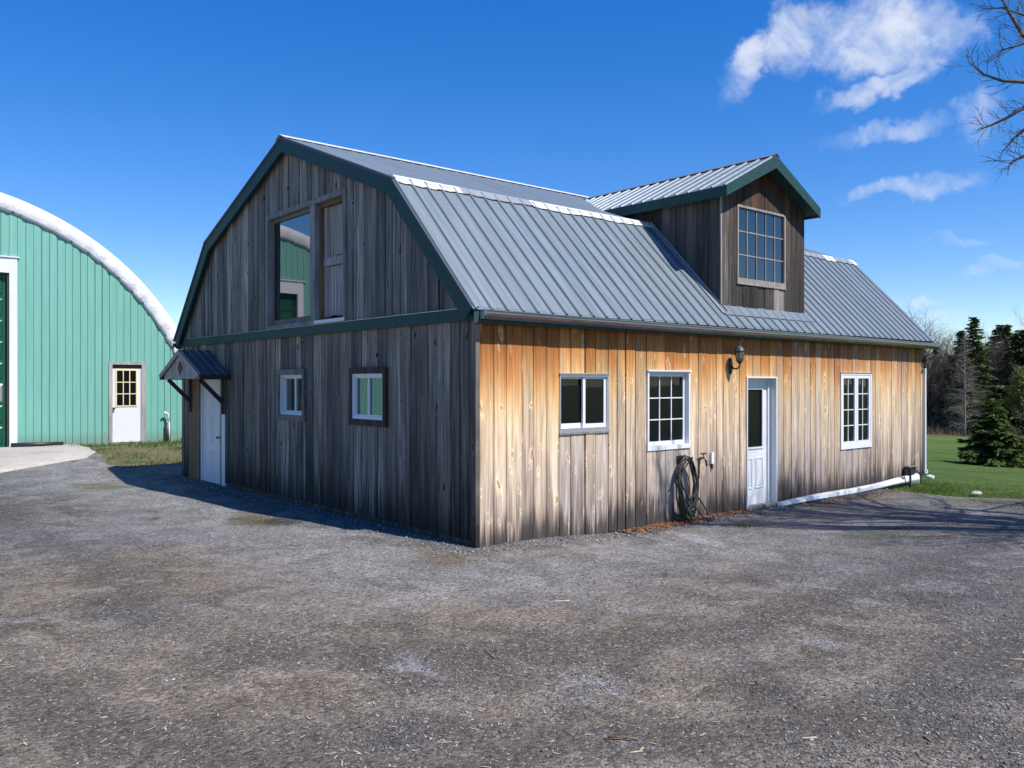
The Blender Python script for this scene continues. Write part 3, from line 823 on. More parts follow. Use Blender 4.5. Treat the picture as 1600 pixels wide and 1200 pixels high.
def lites(F, u0, u1, z0, z1, nc, nr, d, bar, parent, gmat='glass', bmat='white_vinyl'):
    for i in range(nc):
        for j in range(nr):
            a = u0 + (u1 - u0) * i / nc; b = u0 + (u1 - u0) * (i + 1) / nc; c = z0 + (z1 - z0) * j / nr; e = z0 + (z1 - z0) * (j + 1) / nr
            pane(F, a + .001, b - .001, c + .001, e - .001, d, parent, gmat)
    for i in range(1, nc):
        a = u0 + (u1 - u0) * i / nc; mbox(MB(), F, a - bar / 2, a + bar / 2, d - .002, d + .012, z0, z1).build('muntin', bmat, parent)
    for j in range(1, nr):
        c = z0 + (z1 - z0) * j / nr; mbox(MB(), F, u0, u1, d - .003, d + .010, c - bar / 2, c + bar / 2).build('muntin', bmat, parent)


# sliding window on the sunlit wall
w = frame(front, 1.29, 2.17, 1.27, 2.0, .022, -.10, .004, 'sliding_window', 'alu', barn, .03, .05); w['label'] = 'two-pane sliding window nearest the barn corner'
frame(front, 1.312, 1.77, 1.32, 1.97, .03, -.075, -.055, 'sash', 'white_vinyl', w, .03, .06)
pane(front, 1.342, 1.74, 1.38, 1.94, -.066, w)
frame(front, 1.72, 2.148, 1.32, 1.97, .045, -.052, -.022, 'sash', 'white_vinyl', w, .03, .05)
pane(front, 1.765, 2.103, 1.37, 1.94, -.036, w)
mbox(MB(), front, 1.28, 2.18, -.02, .022, 2.0, 2.014).build('head_flashing', 'alu', w)
mbox(MB(), front, 1.285, 2.175, -.02, .018, 1.245, 1.27).build('sill', 'grey_frame0', w)
# nine-lite window
w = frame(front, 2.93, 3.85, .96, 2.045, .03, -.10, .016, 'nine_lite_window', 'white_vinyl', barn, .02, .065); w['label'] = 'white window of nine panes above the hose'
frame(front, 2.962, 3.818, 1.027, 2.023, .045, -.085, -.05, 'sash', 'white_vinyl', w, .045, .05)
lites(front, 3.007, 3.773, 1.077, 1.978, 3, 3, -.068, .016, w)
mbox(MB(), front, 2.92, 3.87, -.02, .035, 2.047, 2.066).build('head_trim', 'white_paint', w)
# casement pair
w = frame(front, 8.08, 9.19, .71, 2.06, .035, -.06, .020, 'casement_window', 'white_vinyl', barn, .03, .06); w['label'] = 'white casement window with two narrow eight-pane sashes'
for a in (8.117, 8.638):
    frame(front, a, a + .515, .772, 2.028, .06, -.05, .012, 'sash', 'white_vinyl', w, .06, .07)
    lites(front, a + .06, a + .455, .842, 1.968, 2, 4, -.018, .016, w)
mbox(MB(), front, 8.07, 9.20, -.02, .032, 2.062, 2.072).build('head_flashing', 'alu', w)

# front door, set back in a white lined opening
w = MB()
mbox(w, front, 5.24, 5.262, -.20, .022, -.06, 1.985); mbox(w, front, 6.045, 6.07, -.20, .022, -.06, 1.985); mbox(w, front, 5.262, 6.045, -.20, .022, 1.962, 1.985)
dr = w.build('front_door', 'white_paint', barn); dr['label'] = 'white half-glazed door in the sunlit wall'
mbox(MB(), front, 5.262, 6.045, -.16, .03, -.075, -.03).build('threshold', 'grey_frame0', dr)
slab = MB(); mbox(slab, front, 5.262, 5.39, -.15, -.118, -.03, 1.93); mbox(slab, front, 5.86, 5.985, -.15, -.118, -.03, 1.93)
mbox(slab, front, 5.39, 5.86, -.15, -.118, 1.80, 1.93); mbox(slab, front, 5.39, 5.86, -.15, -.118, -.03, .86)
slab.build('door_leaf', 'white_paint', dr)
mbox(MB(), front, 5.985, 6.045, -.155, -.09, -.03, 1.962).build('door_stop', 'white_paint', dr)
mbox(MB(), front, 5.262, 5.985, -.155, -.09, 1.93, 1.962).build('door_stop', 'white_paint', dr)
pane(front, 5.39, 5.86, .86, 1.80, -.135, dr)
frame(front, 5.375, 5.875, .845, 1.815, .03, -.117, -.104, 'glazing_bead', 'white_paint', dr)
for a, b in ((5.37, 5.58), (5.66, 5.87)):
    frame(front, a, b, .22, .70, .016, -.117, -.108, 'panel_moulding', 'white_paint', dr)
    mbox(MB(), front, a + .045, b - .045, -.117, -.111, .265, .655).build('door_panel', 'white_paint', dr)
MB().lathe(front(5.30, -.115, .93), [(.0, 0), (.024, .0), (.024, .008), (.012, .012), (.012, .04), (.028, .045), (.03, .06), (.02, .075), (0, .078)], 12, 'y').build('door_knob', 'alu', dr, smooth=True)

# small windows in the shaded gable wall
def gable_window(u0, u1, z0, z1, recess, label, fm):
    w = frame(gable, u0, u1, z0, z1, .075, -.02, .062, 'small_window', fm, barn, .085, .085); w['label'] = label; w['weathering'] = .3
    a, b, c, e = u0 + .077, u1 - .077, z0 + .087, z1 - .087
    frame(gable, a, b, c, e, .03, -.16, max(recess + .012, .02), 'window_liner', 'white_vinyl', w, .03, .035)
    frame(gable, a + .03, b - .03, c + .035, e - .03, .028, recess - .05, recess - .012, 'sash', 'white_vinyl', w)
    um = (a + b) / 2
    mbox(MB(), gable, um - .018, um + .018, recess - .052, recess - .006, c + .06, e - .055).build('meeting_rail', 'white_vinyl', w)
    pane(gable, a + .058, um - .018, c + .063, e - .058, recess - .03, w, 'glass_mirror'); pane(gable, um + .018, b - .058, c + .063, e - .058, recess - .04, w, 'glass_mirror')


gable_window(1.87, 2.83, 1.31, 2.10, .035, 'small white sliding window nearest the corner in a dark wood frame', 'frame_dark')
gable_window(4.19, 5.18, 1.30, 2.10, -.030, 'small white sliding window set deep in a grey wood frame', 'frame_wood')

# loft opening: fixed pane and a plank hatch in one wooden frame
w = frame(gable, 2.93, 5.56, 2.757, 4.62, .07, -.14, .065, 'loft_window', 'frame_wood', barn, .08, .055); w['label'] = 'tall loft window beside a plank hatch in one grey wood frame'; w['weathering'] = .4
mbox(MB(), gable, 3.84, 3.99, -.14, .062, 2.812, 4.535).build('mullion_post', 'frame_wood', w, weathering=.5)
frame(gable, 3.99, 5.49, 2.812, 4.54, .05, -.11, -.025, 'pane_frame', 'frame_wood', w, .05, .085)
frame(gable, 4.04, 5.44, 2.897, 4.49, .014, -.075, -.040, 'pane_gasket', 'black', w)
pane(gable, 4.054, 5.426, 2.911, 4.476, -.048, w, 'glass_mirror')
frame(gable, 3.0, 3.84, 2.812, 4.54, .045, -.13, -.015, 'hatch_jamb', 'jamb', w, .05, .02)
mbox(MB(), gable, 2.94, 3.84, -.06, .076, 2.762, 2.808).build('hatch_sill', 'white_paint', w)
for i, (a, b) in enumerate([(3.05, 3.24), (3.255, 3.46), (3.475, 3.64), (3.65, 3.79)]):
    for zb, zt in ((2.86, 3.60), (3.74, 4.485)):
        mbox(MB(), gable, a, b, -.125, -.10 + .006 * (i % 2), zb + rnd.uniform(0, .02), zt).build('hatch_plank', 'hatch', w, weathering=rnd.uniform(-.2, .5))
mbox(MB(), gable, 3.05, 3.79, -.12, -.055, 3.61, 3.73).build('hatch_rail', 'hatch', w, weathering=.5)
for zb, zt in ((3.735, 4.485), (2.86, 3.605)):
    mbox(MB(), gable, 3.70, 3.79, -.093, -.07, zb, zt).build('hatch_stile', 'hatch', w, weathering=.2)
    mbox(MB(), gable, 3.05, 3.12, -.093, -.07, zb, zt).build('hatch_stile', 'hatch', w, weathering=.3)

# side door under the little porch roof
w = MB()
mbox(w, gable, 7.44, 7.60, -.12, .006, -.03, 2.0); mbox(w, gable, 8.58, 8.62, -.12, .018, -.03, 2.0); mbox(w, gable, 7.60, 8.58, -.12, .018, 1.95, 2.0)
sd = w.build('side_door', 'white_paint', barn); sd['label'] = 'white panelled side door under the small porch roof'
mbox(MB(), gable, 7.66, 8.58, -.075, -.016, -.02, 1.95).build('door_leaf', 'white_paint', sd)
mbox(MB(), gable, 7.602, 7.665, -.09, .002, -.02, 1.95).build('weather_strip', 'black', sd)
for a, b in ((7.76, 8.06), (8.16, 8.48)):
    for c, e in ((.18, .62), (.74, 1.30), (1.40, 1.80)):
        frame(gable, a, b, c, e, .014, -.016, -.008, 'panel_moulding', 'white_paint', sd)
MB().lathe(gable(7.73, -.016, .88), [(0, 0), (.022, 0), (.022, -.01), (.01, -.014), (.01, -.04), (.026, -.046), (.024, -.066), (0, -.07)], 10, 'x').build('door_knob', 'copper', sd, smooth=True)
mbox(MB(), gable, 7.43, 8.63, -.1, .08, -.10, -.03).build('door_sill', 'concrete', sd)
for a, b in ((8.64, 8.84), (8.85, 9.06), (9.07, 9.22)):
    mbox(MB(), gable, a, b, .018, .034, .0, 1.96).build('wall_board', 'jamb', barn, weathering=.25)

# porch roof on two brackets
PX = -.53; PC, PHW = 8.22, 1.06
pr = MB()
pv_ = [(PC - PHW, 2.035), (PC, 2.495), (PC + PHW, 2.035)]
for (a, b) in (((pv_[0]), (pv_[1])), ((pv_[1]), (pv_[2]))):
    q = [(a[0], a[1]), (b[0], b[1]), (b[0], b[1] - .03), (a[0], a[1] - .03)]
    pr.loft([[(x, y, z) for y, z in q] for x in (PX - .03, .0)])
po = pr.build('porch_roof', 'frame_dark', barn); po['label'] = 'small gabled porch roof with a leaf plaque over the side door'
nl = Vector((0, -.46, 1.06)).normalized(); nr_ = Vector((0, .46, 1.06)).normalized()
for i in range(2):
    roof_sheet((0, pv_[0][0] - .02, pv_[0][1] - .01), (0, PC, 2.495), nl, PX - .05 + .29 * i, PX - .05 + .29 * (i + 1) - .002, 'porch_roof_panel', po, 'porch_roof', .145, .003)
    roof_sheet((0, pv_[2][0] + .02, pv_[2][1] - .01), (0, PC, 2.495), nr_, PX - .05 + .29 * i, PX - .05 + .29 * (i + 1) - .002, 'porch_roof_panel', po, 'porch_roof', .145, .003)
for a, b in ((pv_[0], pv_[1]), (pv_[2], pv_[1])):
    q = [(a[0], a[1] + .0), (b[0], b[1] + .0), (b[0], b[1] - .085), (a[0] + (.05 if a[0] < PC else -.05), a[1] - .062)]
    MB().loft([[(x, y, z) for y, z in q] for x in (PX - .055, PX - .031)]).build('porch_barge_board', 'hatch', po, weathering=.1)
for i, (a, b) in enumerate(cuts(PC - .92, PC + .92, [PC], .16, .1)):
    h = lambda u: 2.46 - abs(u - PC) * .434
    board(gable, a + .003, b - .003, (1.955, 1.955), (h(a), h(b)), -PX - .02, -PX + .004 * (i % 2), 'porch_gable_board', 'hatch', po, 0, rnd.uniform(.3, .9))
for y in (PC - PHW - .012, PC + PHW - .012):
    MB().box(PX - .04, -.0, y, y + .024, 1.945, 2.04).build('porch_fascia', 'green_trim' if y > PC else 'black', po)
for y in (PC - .82, PC + .86):
    MB().beam((PX + .06, y, 1.945), (-.05, y, 1.52), .05, .07).build('porch_bracket', 'frame_dark', po)
    MB().box(-.075, -.035, y - .03, y + .03, 1.32, 1.95).build('bracket_post', 'frame_dark', po)
    MB().box(PX + .0, -.03, y - .025, y + .025, 1.947, 1.99).build('bracket_arm', 'frame_dark', po)
lf = [(0, -.13), (.012, -.05), (.07, -.065), (.055, -.04), (.11, .01), (.09, .022), (.10, .06), (.06, .05), (.03, .03), (.045, .10), (.025, .09), (0, .14)]
lf = lf + [(-a, b) for a, b in reversed(lf[1:-1])]
MB().loft([[(x, PC + a * .95, 2.15 + b * .95) for a, b in lf] for x in (PX - .025, PX - .006)]).build('leaf_plaque', 'maple', po)

# --- dormer
DX0, DX1, DY, DC = 4.84, 7.20, .17, 6.02
dm = MB()
drz = lambda y: 2.75 + (y + .11) * 1.0417 if y < 1.57 else 4.5 + (y - 1.57) * .381
cr = [(DX0 + .03, 2.95), (DX1 - .03, 2.95), (DX1 - .03, 4.72), (DC, 5.33), (DX0 + .03, 4.72)]
dm.loft([[(x, DY + .20, z) for x, z in cr], [(x, 4.1, z) for x, z in cr]])
do = dm.build('dormer', 'interior', barn); do['label'] = 'roof dormer of dark weathered boards with a many-paned window'
DO = [(5.25, 6.60, 3.47, 4.67)]
dtop = lambda u: 5.40 - abs(u - DC) * .5
boards(lambda u, d, z: (u, DY - d, z), cuts(DX0, DX1, [5.05, 5.25, 6.60, DC, 6.75, 6.93], .21, .2), lambda u: 2.98, dtop, DO, .008, 'dormer_front', do, 'dormer_board', .008,
       lambda u, a, b, below: ((.95 if u > 6.15 else -.3) if below else (rnd.uniform(.1, .45) if u < 5.25 else rnd.uniform(-.3, .25))))
for (a, b) in cuts(DY + .03, 2.3, [], .24, .25):
    for sgn in (0, 1):
        Fm = (lambda u, d, z: (DX0 - d, u, z)) if sgn == 0 else (lambda u, d, z: (DX1 + d, u, z))
        pr_ = rnd.uniform(-.005, .005)
        za, zb = drz(a) - .02, drz(b) - .02
        board(Fm, a + .003, b - .003, (za, zb), (4.80, 4.80), -.025 + pr_, pr_, 'dormer_side_board', 'dormer_side', do, 0, rnd.uniform(-.3, .45))
mbox(MB(), lambda u, d, z: (u, DY - d, z), DX0 - .02, DX0 + .012, -.01, .012, 2.98, 4.74).build('corner_strip', 'grey_frame0', do)
FD = lambda u, d, z: (u, DY - d, z)
frame(FD, 5.25, 6.60, 3.47, 4.67, .032, -.06, .014, 'dormer_window_frame', 'grey_frame0', do, .035, .06)
lites(FD, 5.282, 6.568, 3.53, 4.635, 5, 3, -.02, .017, do, 'glass_old', 'grey_frame0')
mbox(MB(), FD, 5.24, 6.61, -.02, .022, 3.43, 3.468).build('dormer_sill', 'grey_frame0', do)
# dormer roof
EZ, AZ_ = 4.845, 5.50; RY0 = -.06
eL, eR = 4.65, 7.25; RC = 5.95
sl2 = (AZ_ - EZ) / (RC - eL)
nL = Vector((-sl2, 0, 1)).normalized(); nR = Vector((sl2, 0, 1)).normalized()
for sgn, ex, nn in ((-1, eL, nL), (1, eR, nR)):
    yb_e = 1.57 + (EZ - 4.5) / .381; yb_r = 1.57 + (AZ_ - 4.5) / .381
    # deck
    vv = []
    for off_ in (-.012, -.10):
        vv.append([(ex, RY0 + .02, EZ + off_), (RC, RY0 + .02, AZ_ + off_), (RC, yb_r + .1, AZ_ + off_), (ex, yb_e + .1, EZ + off_)])
    MB().loft(vv).build('dormer_roof_deck', 'green_trim', do)
    # sheets, ribs run up the slope, cut to the main roof at the back
    y = RY0 - .02
    while y < yb_r:
        y2 = min(y + .92, yb_r); n_r = max(1, round((y2 - y) / .23)); s = (y2 - y) / n_r
        mb = MB(); ring0, ring1 = [], []
        prof = [(0, 0)]
        for i in range(n_r):
            a = i * s + .012; prof += [(a, 0), (a + .011, .019), (a + .031, .019), (a + .042, 0)]
        prof += [(s * n_r - .002, 0), (s * n_r - .002, -.003), (0, -.003)]
        up = Vector((RC - ex, 0, AZ_ - EZ))
        for u_, h_ in prof:
            yy = y + u_; t0 = 0. if yy <= yb_e else (yy - yb_e) / (yb_r - yb_e); t0 = min(t0, .985)
            P0 = Vector((ex, yy, EZ)) - up.normalized() * .03
            ring0.append(P0 + up * t0 + nn * (h_ + .004)); ring1.append(Vector((ex, yy, EZ)) + up * .992 + nn * (h_ + .004))
        mb.loft([ring0, ring1]).build('dormer_roof_panel', 'roof', do); y = y2
    # rake fascia and side fascia
    q = [(ex + sgn * .026, EZ - .012), (RC, AZ_), (RC, AZ_ - .20), (ex + sgn * .026, EZ - .172)]
    MB().loft([[(x, yy, z) for x, z in q] for yy in (RY0 - .028, RY0 + .0)]).build('dormer_rake_fascia', 'green_trim', do)
    MB().box(min(ex + sgn * .003, ex + sgn * .024), max(ex + sgn * .003, ex + sgn * .024), RY0 + .002, yb_e + .05, EZ - .165, EZ - .008).build('dormer_side_fascia', 'green_trim', do)
    # sloping soffit
    q = [(ex - sgn * .02, EZ - .125), (RC, AZ_ - .125), (RC, AZ_ - .115), (ex - sgn * .02, EZ - .115)]
    MB().loft([[(x, yy, z) for x, z in q] for yy in (RY0 + .001, DY + .06)]).build('dormer_soffit', 'green_trim', do)
MB().loft([[(RC - .09, yy, AZ_ - .015), (RC, yy, AZ_ + .034), (RC + .09, yy, AZ_ - .015), (RC, yy, AZ_ + .026)] for yy in (RY0 - .03, 4.24)]).build('dormer_ridge_cap', 'roof', do)
# apron flashing at the foot and up the near side
mbox(MB(), FD, DX0 - .1, DX1 + .1, -.01, .010, 2.945, 2.995).build('dormer_apron', 'flash_grey', do)
MB().loft([[(DX0 - .12, y, drz(y) + .028), (DX0 - .002, y, drz(y) + .03), (DX0 - .002, y, drz(y) + .075), (DX0 - .008, y, drz(y) + .075), (DX0 - .01, y, drz(y) + .036), (DX0 - .12, y, drz(y) + .034)] for y in (DY - .12, 1.55)]).build('dormer_side_flashing', 'flash_grey', do)
MB().loft([[(DX0 - .1, y, drz(y) + .027), (DX1 + .1, y, drz(y) + .027), (DX1 + .1, y, drz(y) + .033), (DX0 - .1, y, drz(y) + .033)] for y in (DY - .14, DY + .02)]).build('dormer_foot_flashing', 'roof', do)

# --- fittings on the long wall
MB().tube([(4.10, .02, .80), (4.10, -.09, .80), (4.10, -.12, .77)], .014, 8).build('tap_pipe', 'copper', barn)
tp = MB(); tp.tube([(4.10, -.06, .80), (4.10, -.06, .86)], .008, 6); tp.tube([(4.04, -.06, .865), (4.16, -.06, .865)], .012, 6); tp.tube([(4.10, -.10, .78), (4.10, -.12, .69)], .016, 8)
tp.build('tap', 'black', barn)
mbox(MB(), front, 4.06, 4.075, .0, .012, .50, .78).build('tap_strap', 'black', barn)
MB().box(4.33, 4.39, -.035, -.004, .70, .87).build('outlet_box', 'white_vinyl', barn)
MB().tube([(4.36, -.02, .70), (4.36, -.02, .62)], .014, 6).build('outlet_conduit', 'black', barn)

# ------------------------------------------------------------------ wall lantern
LX, LY = 4.83, -.17
la = thing('wall_lantern', 'black carriage lantern with a domed cap on the sunlit wall beside the door', 'lantern', (4.83, -.004, 2.14))
inv = Vector((-4.83, .004, -2.14))


def lpart(mb, name, mat, smooth=True):
    mb.v = [tuple(Vector(p) + inv) for p in mb.v]; return mb.build(name, mat, la, smooth)


mb = MB()
ringp = lambda d, s: [front(LX + .055 * s * math.cos(a), d, 2.14 + .125 * s * math.sin(a)) for a in [2 * math.pi * j / 20 for j in range(20)]]
lpart(mb.loft([ringp(.004, 1), ringp(.012, 1), ringp(.022, .8), ringp(.03, .4)]), 'wall_plate', 'black')
lpart(MB().tube([(LX, -.02, 2.14), (LX, -.07, 2.10), (LX, -.13, 2.10), (LX, LY, 2.14), (LX, LY, 2.18)], [.016, .013, .012, .013, .016], 8), 'arm', 'black')
lpart(MB().lathe((LX, LY, 2.17), [(0, 0), (.016, 0), (.03, .02), (.045, .035), (.048, .045), (0, .045)], 16), 'base_cup', 'black')
lpart(MB().lathe((LX, LY, 2.216), [(.040, 0), (.052, .05), (.062, .12), (.064, .145), (.060, .145), (.048, .05), (.036, .003)], 16), 'glass_shade', 'lglass')
lpart(MB().lathe((LX, LY, 2.36), [(.078, 0), (.082, .006), (.074, .014), (.066, .035), (.048, .062), (.022, .078), (.014, .085), (.012, .10), (.017, .108), (.008, .125), (0, .145)], 20), 'domed_cap', 'dark_spout')
for a in range(6):
    an = a * math.pi / 3 + .3
    lpart(MB().tube([(LX + .046 * math.cos(an), LY + .046 * math.sin(an), 2.21), (LX + .060 * math.cos(an), LY + .060 * math.sin(an), 2.29), (LX + .069 * math.cos(an), LY + .069 * math.sin(an), 2.365)], .005, 5), 'cage_bar', 'black')
lpart(MB().lathe((LX, LY, 2.22), [(.012, 0), (.014, .03), (.03, .06), (.03, .08), (.018, .10), (0, .106)], 12), 'bulb', 'white_vinyl')

# ------------------------------------------------------------------ hose on its hanger
pts = []
hc = (3.66, .42)
for i in range(11 * 20):
    t = i / 20; a = 2 * math.pi * t + math.pi / 2
    kk_ = .5 + .5 * math.sin(t * 2.7 + 1.0)
    rx = .15 + .07 * kk_; rz = .38 + .05 * math.sin(t * 1.9) ; cz = .42 + (.41 - rz) - .02 * math.sin(t * 3)
    pts.append((hc[0] + rx * math.cos(a) + .010 * math.sin(t * 5), -.075 - .05 * (.5 + .5 * math.sin(t * 4.1)) - (.03 if math.sin(a) < 0 else 0), max(-.055, cz + rz * math.sin(a))))
pts += [(3.42, -.17, .60), (3.45, -.19, .46), (3.58, -.20, .28), (3.72, -.21, .14), (3.84, -.24, .0), (3.92, -.28, -.055)]
pts += [(3.98, -.30, -.06), (3.98, -.24, .02), (3.93, -.18, .16), (3.85, -.15, .27), (3.74, -.14, .29), (3.66, -.15, .22), (3.62, -.16, .1), (3.66, -.2, -.04)]
hose = MB().tube(pts, .0125, 7).build('garden_hose', 'rubber', smooth=True)
tag(hose, 'coiled black garden hose hanging on the pine wall below the nine-pane window', 'hose')
hg = MB(); hg.box(3.56, 3.76, -.02, -.004, .74, .86); hg.tube([(3.58, -.01, .80), (3.58, -.13, .80), (3.58, -.14, .84)], .012, 6); hg.tube([(3.74, -.01, .80), (3.74, -.13, .80), (3.74, -.14, .84)], .012, 6); hg.tube([(3.58, -.12, .80), (3.74, -.12, .80)], .012, 6)
hg.build('hose_hanger', 'black', barn)

# ------------------------------------------------------------------ white drain pipe lying along the foot of the wall
rings = []
for i in range(26):
    t = i / 25; u = 6.02 + t * 4.83
    hz = .030 + .014 * math.sin(t * 5) + .06 * t ** 3; cz = -.045 + .012 * math.sin(t * 8) + .055 * t + .02 * t ** 3; dd = .105 + .02 * math.sin(t * 6)
    rings.append([front(u, dd + a * .055, cz + b * hz) for a, b in ((-1, -.9), (.7, -1), (1, -.55), (.85, .6), (.2, 1), (-1, .95))])
dp = MB().loft(rings).build('drain_pipe', 'white_paint')
tag(dp, 'long white drain pipe lying along the foot of the pine wall right of the door', 'pipe')

# dark metal bracket at the far end of that pipe
bs = thing('metal_stand', 'small dark metal stand with a pale top bar over the white drain pipe end', 'stand', (10.3, -.22, -.09))
o_ = Vector((-10.3, .22, .09))


def bpart(mb, n, m): mb.v = [tuple(Vector(p) + o_) for p in mb.v]; return mb.build(n, m, bs)


bpart(MB().box(10.27, 10.30, -.24, -.21, -.12, .24), 'post', 'black'); bpart(MB().box(10.30, 10.74, -.20, -.17, .272, .288), 'top_bar', 'alu')
bpart(MB().box(10.44, 10.72, -.14, -.03, .12, .262), 'box_body', 'black'); bpart(MB().box(10.17, 10.262, -.20, -.16, .13, .22), 'side_box', 'black')
bpart(MB().tube([(10.30, -.22, .20), (10.40, -.16, .22), (10.50, -.10, .20)], .012, 6), 'arm', 'black'); bpart(MB().tube([(10.72, -.10, .18), (10.88, -.16, .10), (11.14, -.17, .075), (11.28, -.16, .08)], .016, 6), 'lower_arm', 'black')

# ------------------------------------------------------------------ green arched building
GB = thing('arched_building', 'turquoise boarded building with a white fabric arched roof behind the barn', 'building', (0, 0, 0))
GX, GZ, GY = -3.85, -.2, 16.5
GR = 6.66
arc = lambda x: GZ + math.sqrt(max(0.0, GR * GR - (x - GX) ** 2))
Fg = lambda u, d, z: (u, GY - d, z)
MB().loft([[(GX + (GR - .02) * math.cos(a), y, GZ + (GR - .02) * math.sin(a)) for a in [math.pi * j / 40 for j in range(41)]] for y in (GY + .26, GY + .32)]).build('wall_backing', 'teal_gap', GB)
GO = [(-5.74, -1.92, -1, 4.66), (.41, 1.30, -1, 2.42)]
boards(Fg, cuts(GX - GR + .1, GX + GR - .1, [-5.74, -1.92, .41, 1.30], .178, .05), lambda u: .235, lambda u: arc(u) + .06, GO, .007, 'teal', GB, 'siding_board', .0015)
# fabric cover: ribbed rim in front, half tube behind
nA = 220; rings = []
def rimr(j, a): return .010 * math.sin(j * 1.3) + .008 * math.sin(j * 2.9 + 1) + nrs.uniform(-.008, .008)
rimprof = [(-.05, .10), (-.045, -.05), (.01, -.085), (.16, -.095), (.30, -.07), (.355, -.01), (.37, .10), (.37, .5)]
A_ = [math.pi * (-.01 + 1.02 * j / nA) for j in range(nA + 1)]
for j, a in enumerate(A_):
    w_ = rimr(j, a); ring = []
    for q, (dr_, dy_) in enumerate(rimprof):
        rr_ = GR + dr_ + w_ * .45; ring.append((GX + rr_ * math.cos(a), GY + dy_ + w_ * 1.6, GZ + rr_ * math.sin(a)))
    rings.append(ring)
MB().loft(rings, close=False).build('cover_rim', 'fabric', GB, smooth=True)
MB().loft([[(GX + (GR + .37) * math.cos(a), y, GZ + (GR + .37) * math.sin(a)) for a in A_] for y in np.linspace(GY + .49, GY + 26, 14)], close=False).build('roof_cover', 'fabric', GB, smooth=True)
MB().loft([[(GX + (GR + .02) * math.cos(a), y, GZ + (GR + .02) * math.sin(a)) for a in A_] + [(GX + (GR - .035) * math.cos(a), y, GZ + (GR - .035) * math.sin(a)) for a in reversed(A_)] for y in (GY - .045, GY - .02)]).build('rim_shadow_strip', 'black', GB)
MB().box(GX - GR, GX + GR, GY + 25.9, GY + 26, 0, 4).build('rear_wall', 'teal', GB)
# overhead door
gd = MB()
mbox(gd, Fg, -5.92, -5.74, -.02, .03, .25, 5.0); mbox(gd, Fg, -1.92, -1.745, -.02, .03, .25, 5.0); mbox(gd, Fg, -5.74, -1.92, -.02, .025, 4.62, 5.0)
gdo = gd.build('overhead_door', 'white_paint', GB); gdo['label'] = 'tall dark green panelled overhead door in a white frame'
mbox(MB(), Fg, -5.97, -1.70, -.01, .06, 5.002, 5.03).build('door_head_cap', 'white_paint', gdo)
mbox(MB(), Fg, -5.74, -1.92, -.20, -.14, .27, 4.62).build('door_curtain', 'dark_green', gdo)
jm = MB(); mbox(jm, Fg, -1.96, -1.921, -.19, -.021, .27, 4.62); mbox(jm, Fg, -5.739, -5.70, -.19, -.021, .27, 4.62); mbox(jm, Fg, -5.70, -1.96, -.19, -.021, 4.58, 4.619); jm.build('door_jamb', 'dark_spout', gdo)
NC, NR = 6, 8
for i in range(NC):
    for j in range(NR):
        a = -5.68 + (3.70) * i / NC + .06; b = -5.68 + 3.70 * (i + 1) / NC - .06; c = .30 + 4.26 * j / NR + .05; e = .30 + 4.26 * (j + 1) / NR - .05
        mat_ = 'dark_green'
        if j == 2 and i in (1, NC - 1): mat_ = 'alu'
        mbb = MB(); q0 = [Fg(a, -.139, c), Fg(b, -.139, c), Fg(b, -.139, e), Fg(a, -.139, e)]; s_ = .035
        q1 = [Fg(a + s_, -.118, c + s_), Fg(b - s_, -.118, c + s_), Fg(b - s_, -.118, e - s_), Fg(a + s_, -.118, e - s_)]
        mbb.loft([q0, q1]).build('door_panel', mat_, gdo)
# entry door
w = MB(); mbox(w, Fg, .385, .475, -.06, .03, .25, 2.44); mbox(w, Fg, 1.225, 1.33, -.06, .03, .25, 2.44); mbox(w, Fg, .475, 1.225, -.06, .03, 2.37, 2.44)
ed = w.build('entry_door', 'grey_frame0', GB); ed['label'] = 'white door with nine cream-edged panes in a grey wood frame'; ed['weathering'] = .6
mbox(MB(), Fg, .475, 1.20, -.075, -.03, .28, 2.26).build('door_leaf', 'white_paint', ed)
mbox(MB(), Fg, .475, 1.225, -.075, -.04, 2.262, 2.368).build('door_header', 'dark_spout', ed)
mbox(MB(), Fg, 1.201, 1.225, -.07, -.005, .28, 2.262).build('door_edge', 'white_paint', ed)
frame(Fg, .565, 1.115, 1.24, 2.24, .03, -.03, -.012, 'window_bead', 'cream', ed)
lites(Fg, .595, 1.085, 1.27, 2.21, 3, 3, -.022, .022, ed, 'glass', 'cream')
MB().lathe(Fg(.515, -.03, 1.19), [(0, 0), (.03, 0), (.03, .01), (.014, .014), (.014, .04), (.034, .05), (.030, .075), (0, .08)], 10, 'y').build('door_knob', 'black', ed, smooth=True)
mbox(MB(), Fg, .43, 1.28, -.05, .06, .22, .262).build('door_sill', 'grey_frame0', ed)

# things along the green wall
g0 = float(height(-1.4, 16.2)) + .03
rl = MB().tube([(-1.93, 16.20, g0 + .055), (-1.3, 16.17, g0 + .055), (-.78, 16.15, g0 + .05)], [.058, .055, .05], 10).build('rubber_roll', 'black', smooth=True)
tag(rl, 'black rubber roll lying on the concrete by the overhead door', 'roll')
gz = float(height(1.9, 16.4)) - .03
vp_ = thing('standpipe', 'short standpipe with a pale hooked top against the turquoise wall', 'pipe', (1.87, 16.38, gz))
MB().tube([(0, 0, -.02), (.0, 0, .55)], [.045, .04], 8).build('lower_pipe', 'dark_spout', vp_, smooth=True)
MB().tube([(.045, -.03, .0), (.04, -.03, .56)], .02, 6).build('wrap', 'white_paint', vp_, smooth=True)
MB().tube([(.01, 0, .5), (.02, 0, .68), (.01, -.01, .78), (-.06, -.02, .83), (-.10, -.02, .79)], [.035, .035, .034, .03, .026], 8).build('hook', 'white_paint', vp_, smooth=True)
gz2 = float(height(2.45, 16.3)) - .03
bn = thing('dark_container', 'dark upright container beside the turquoise wall, mostly hidden by the barn', 'container', (2.52, 16.22, gz2))
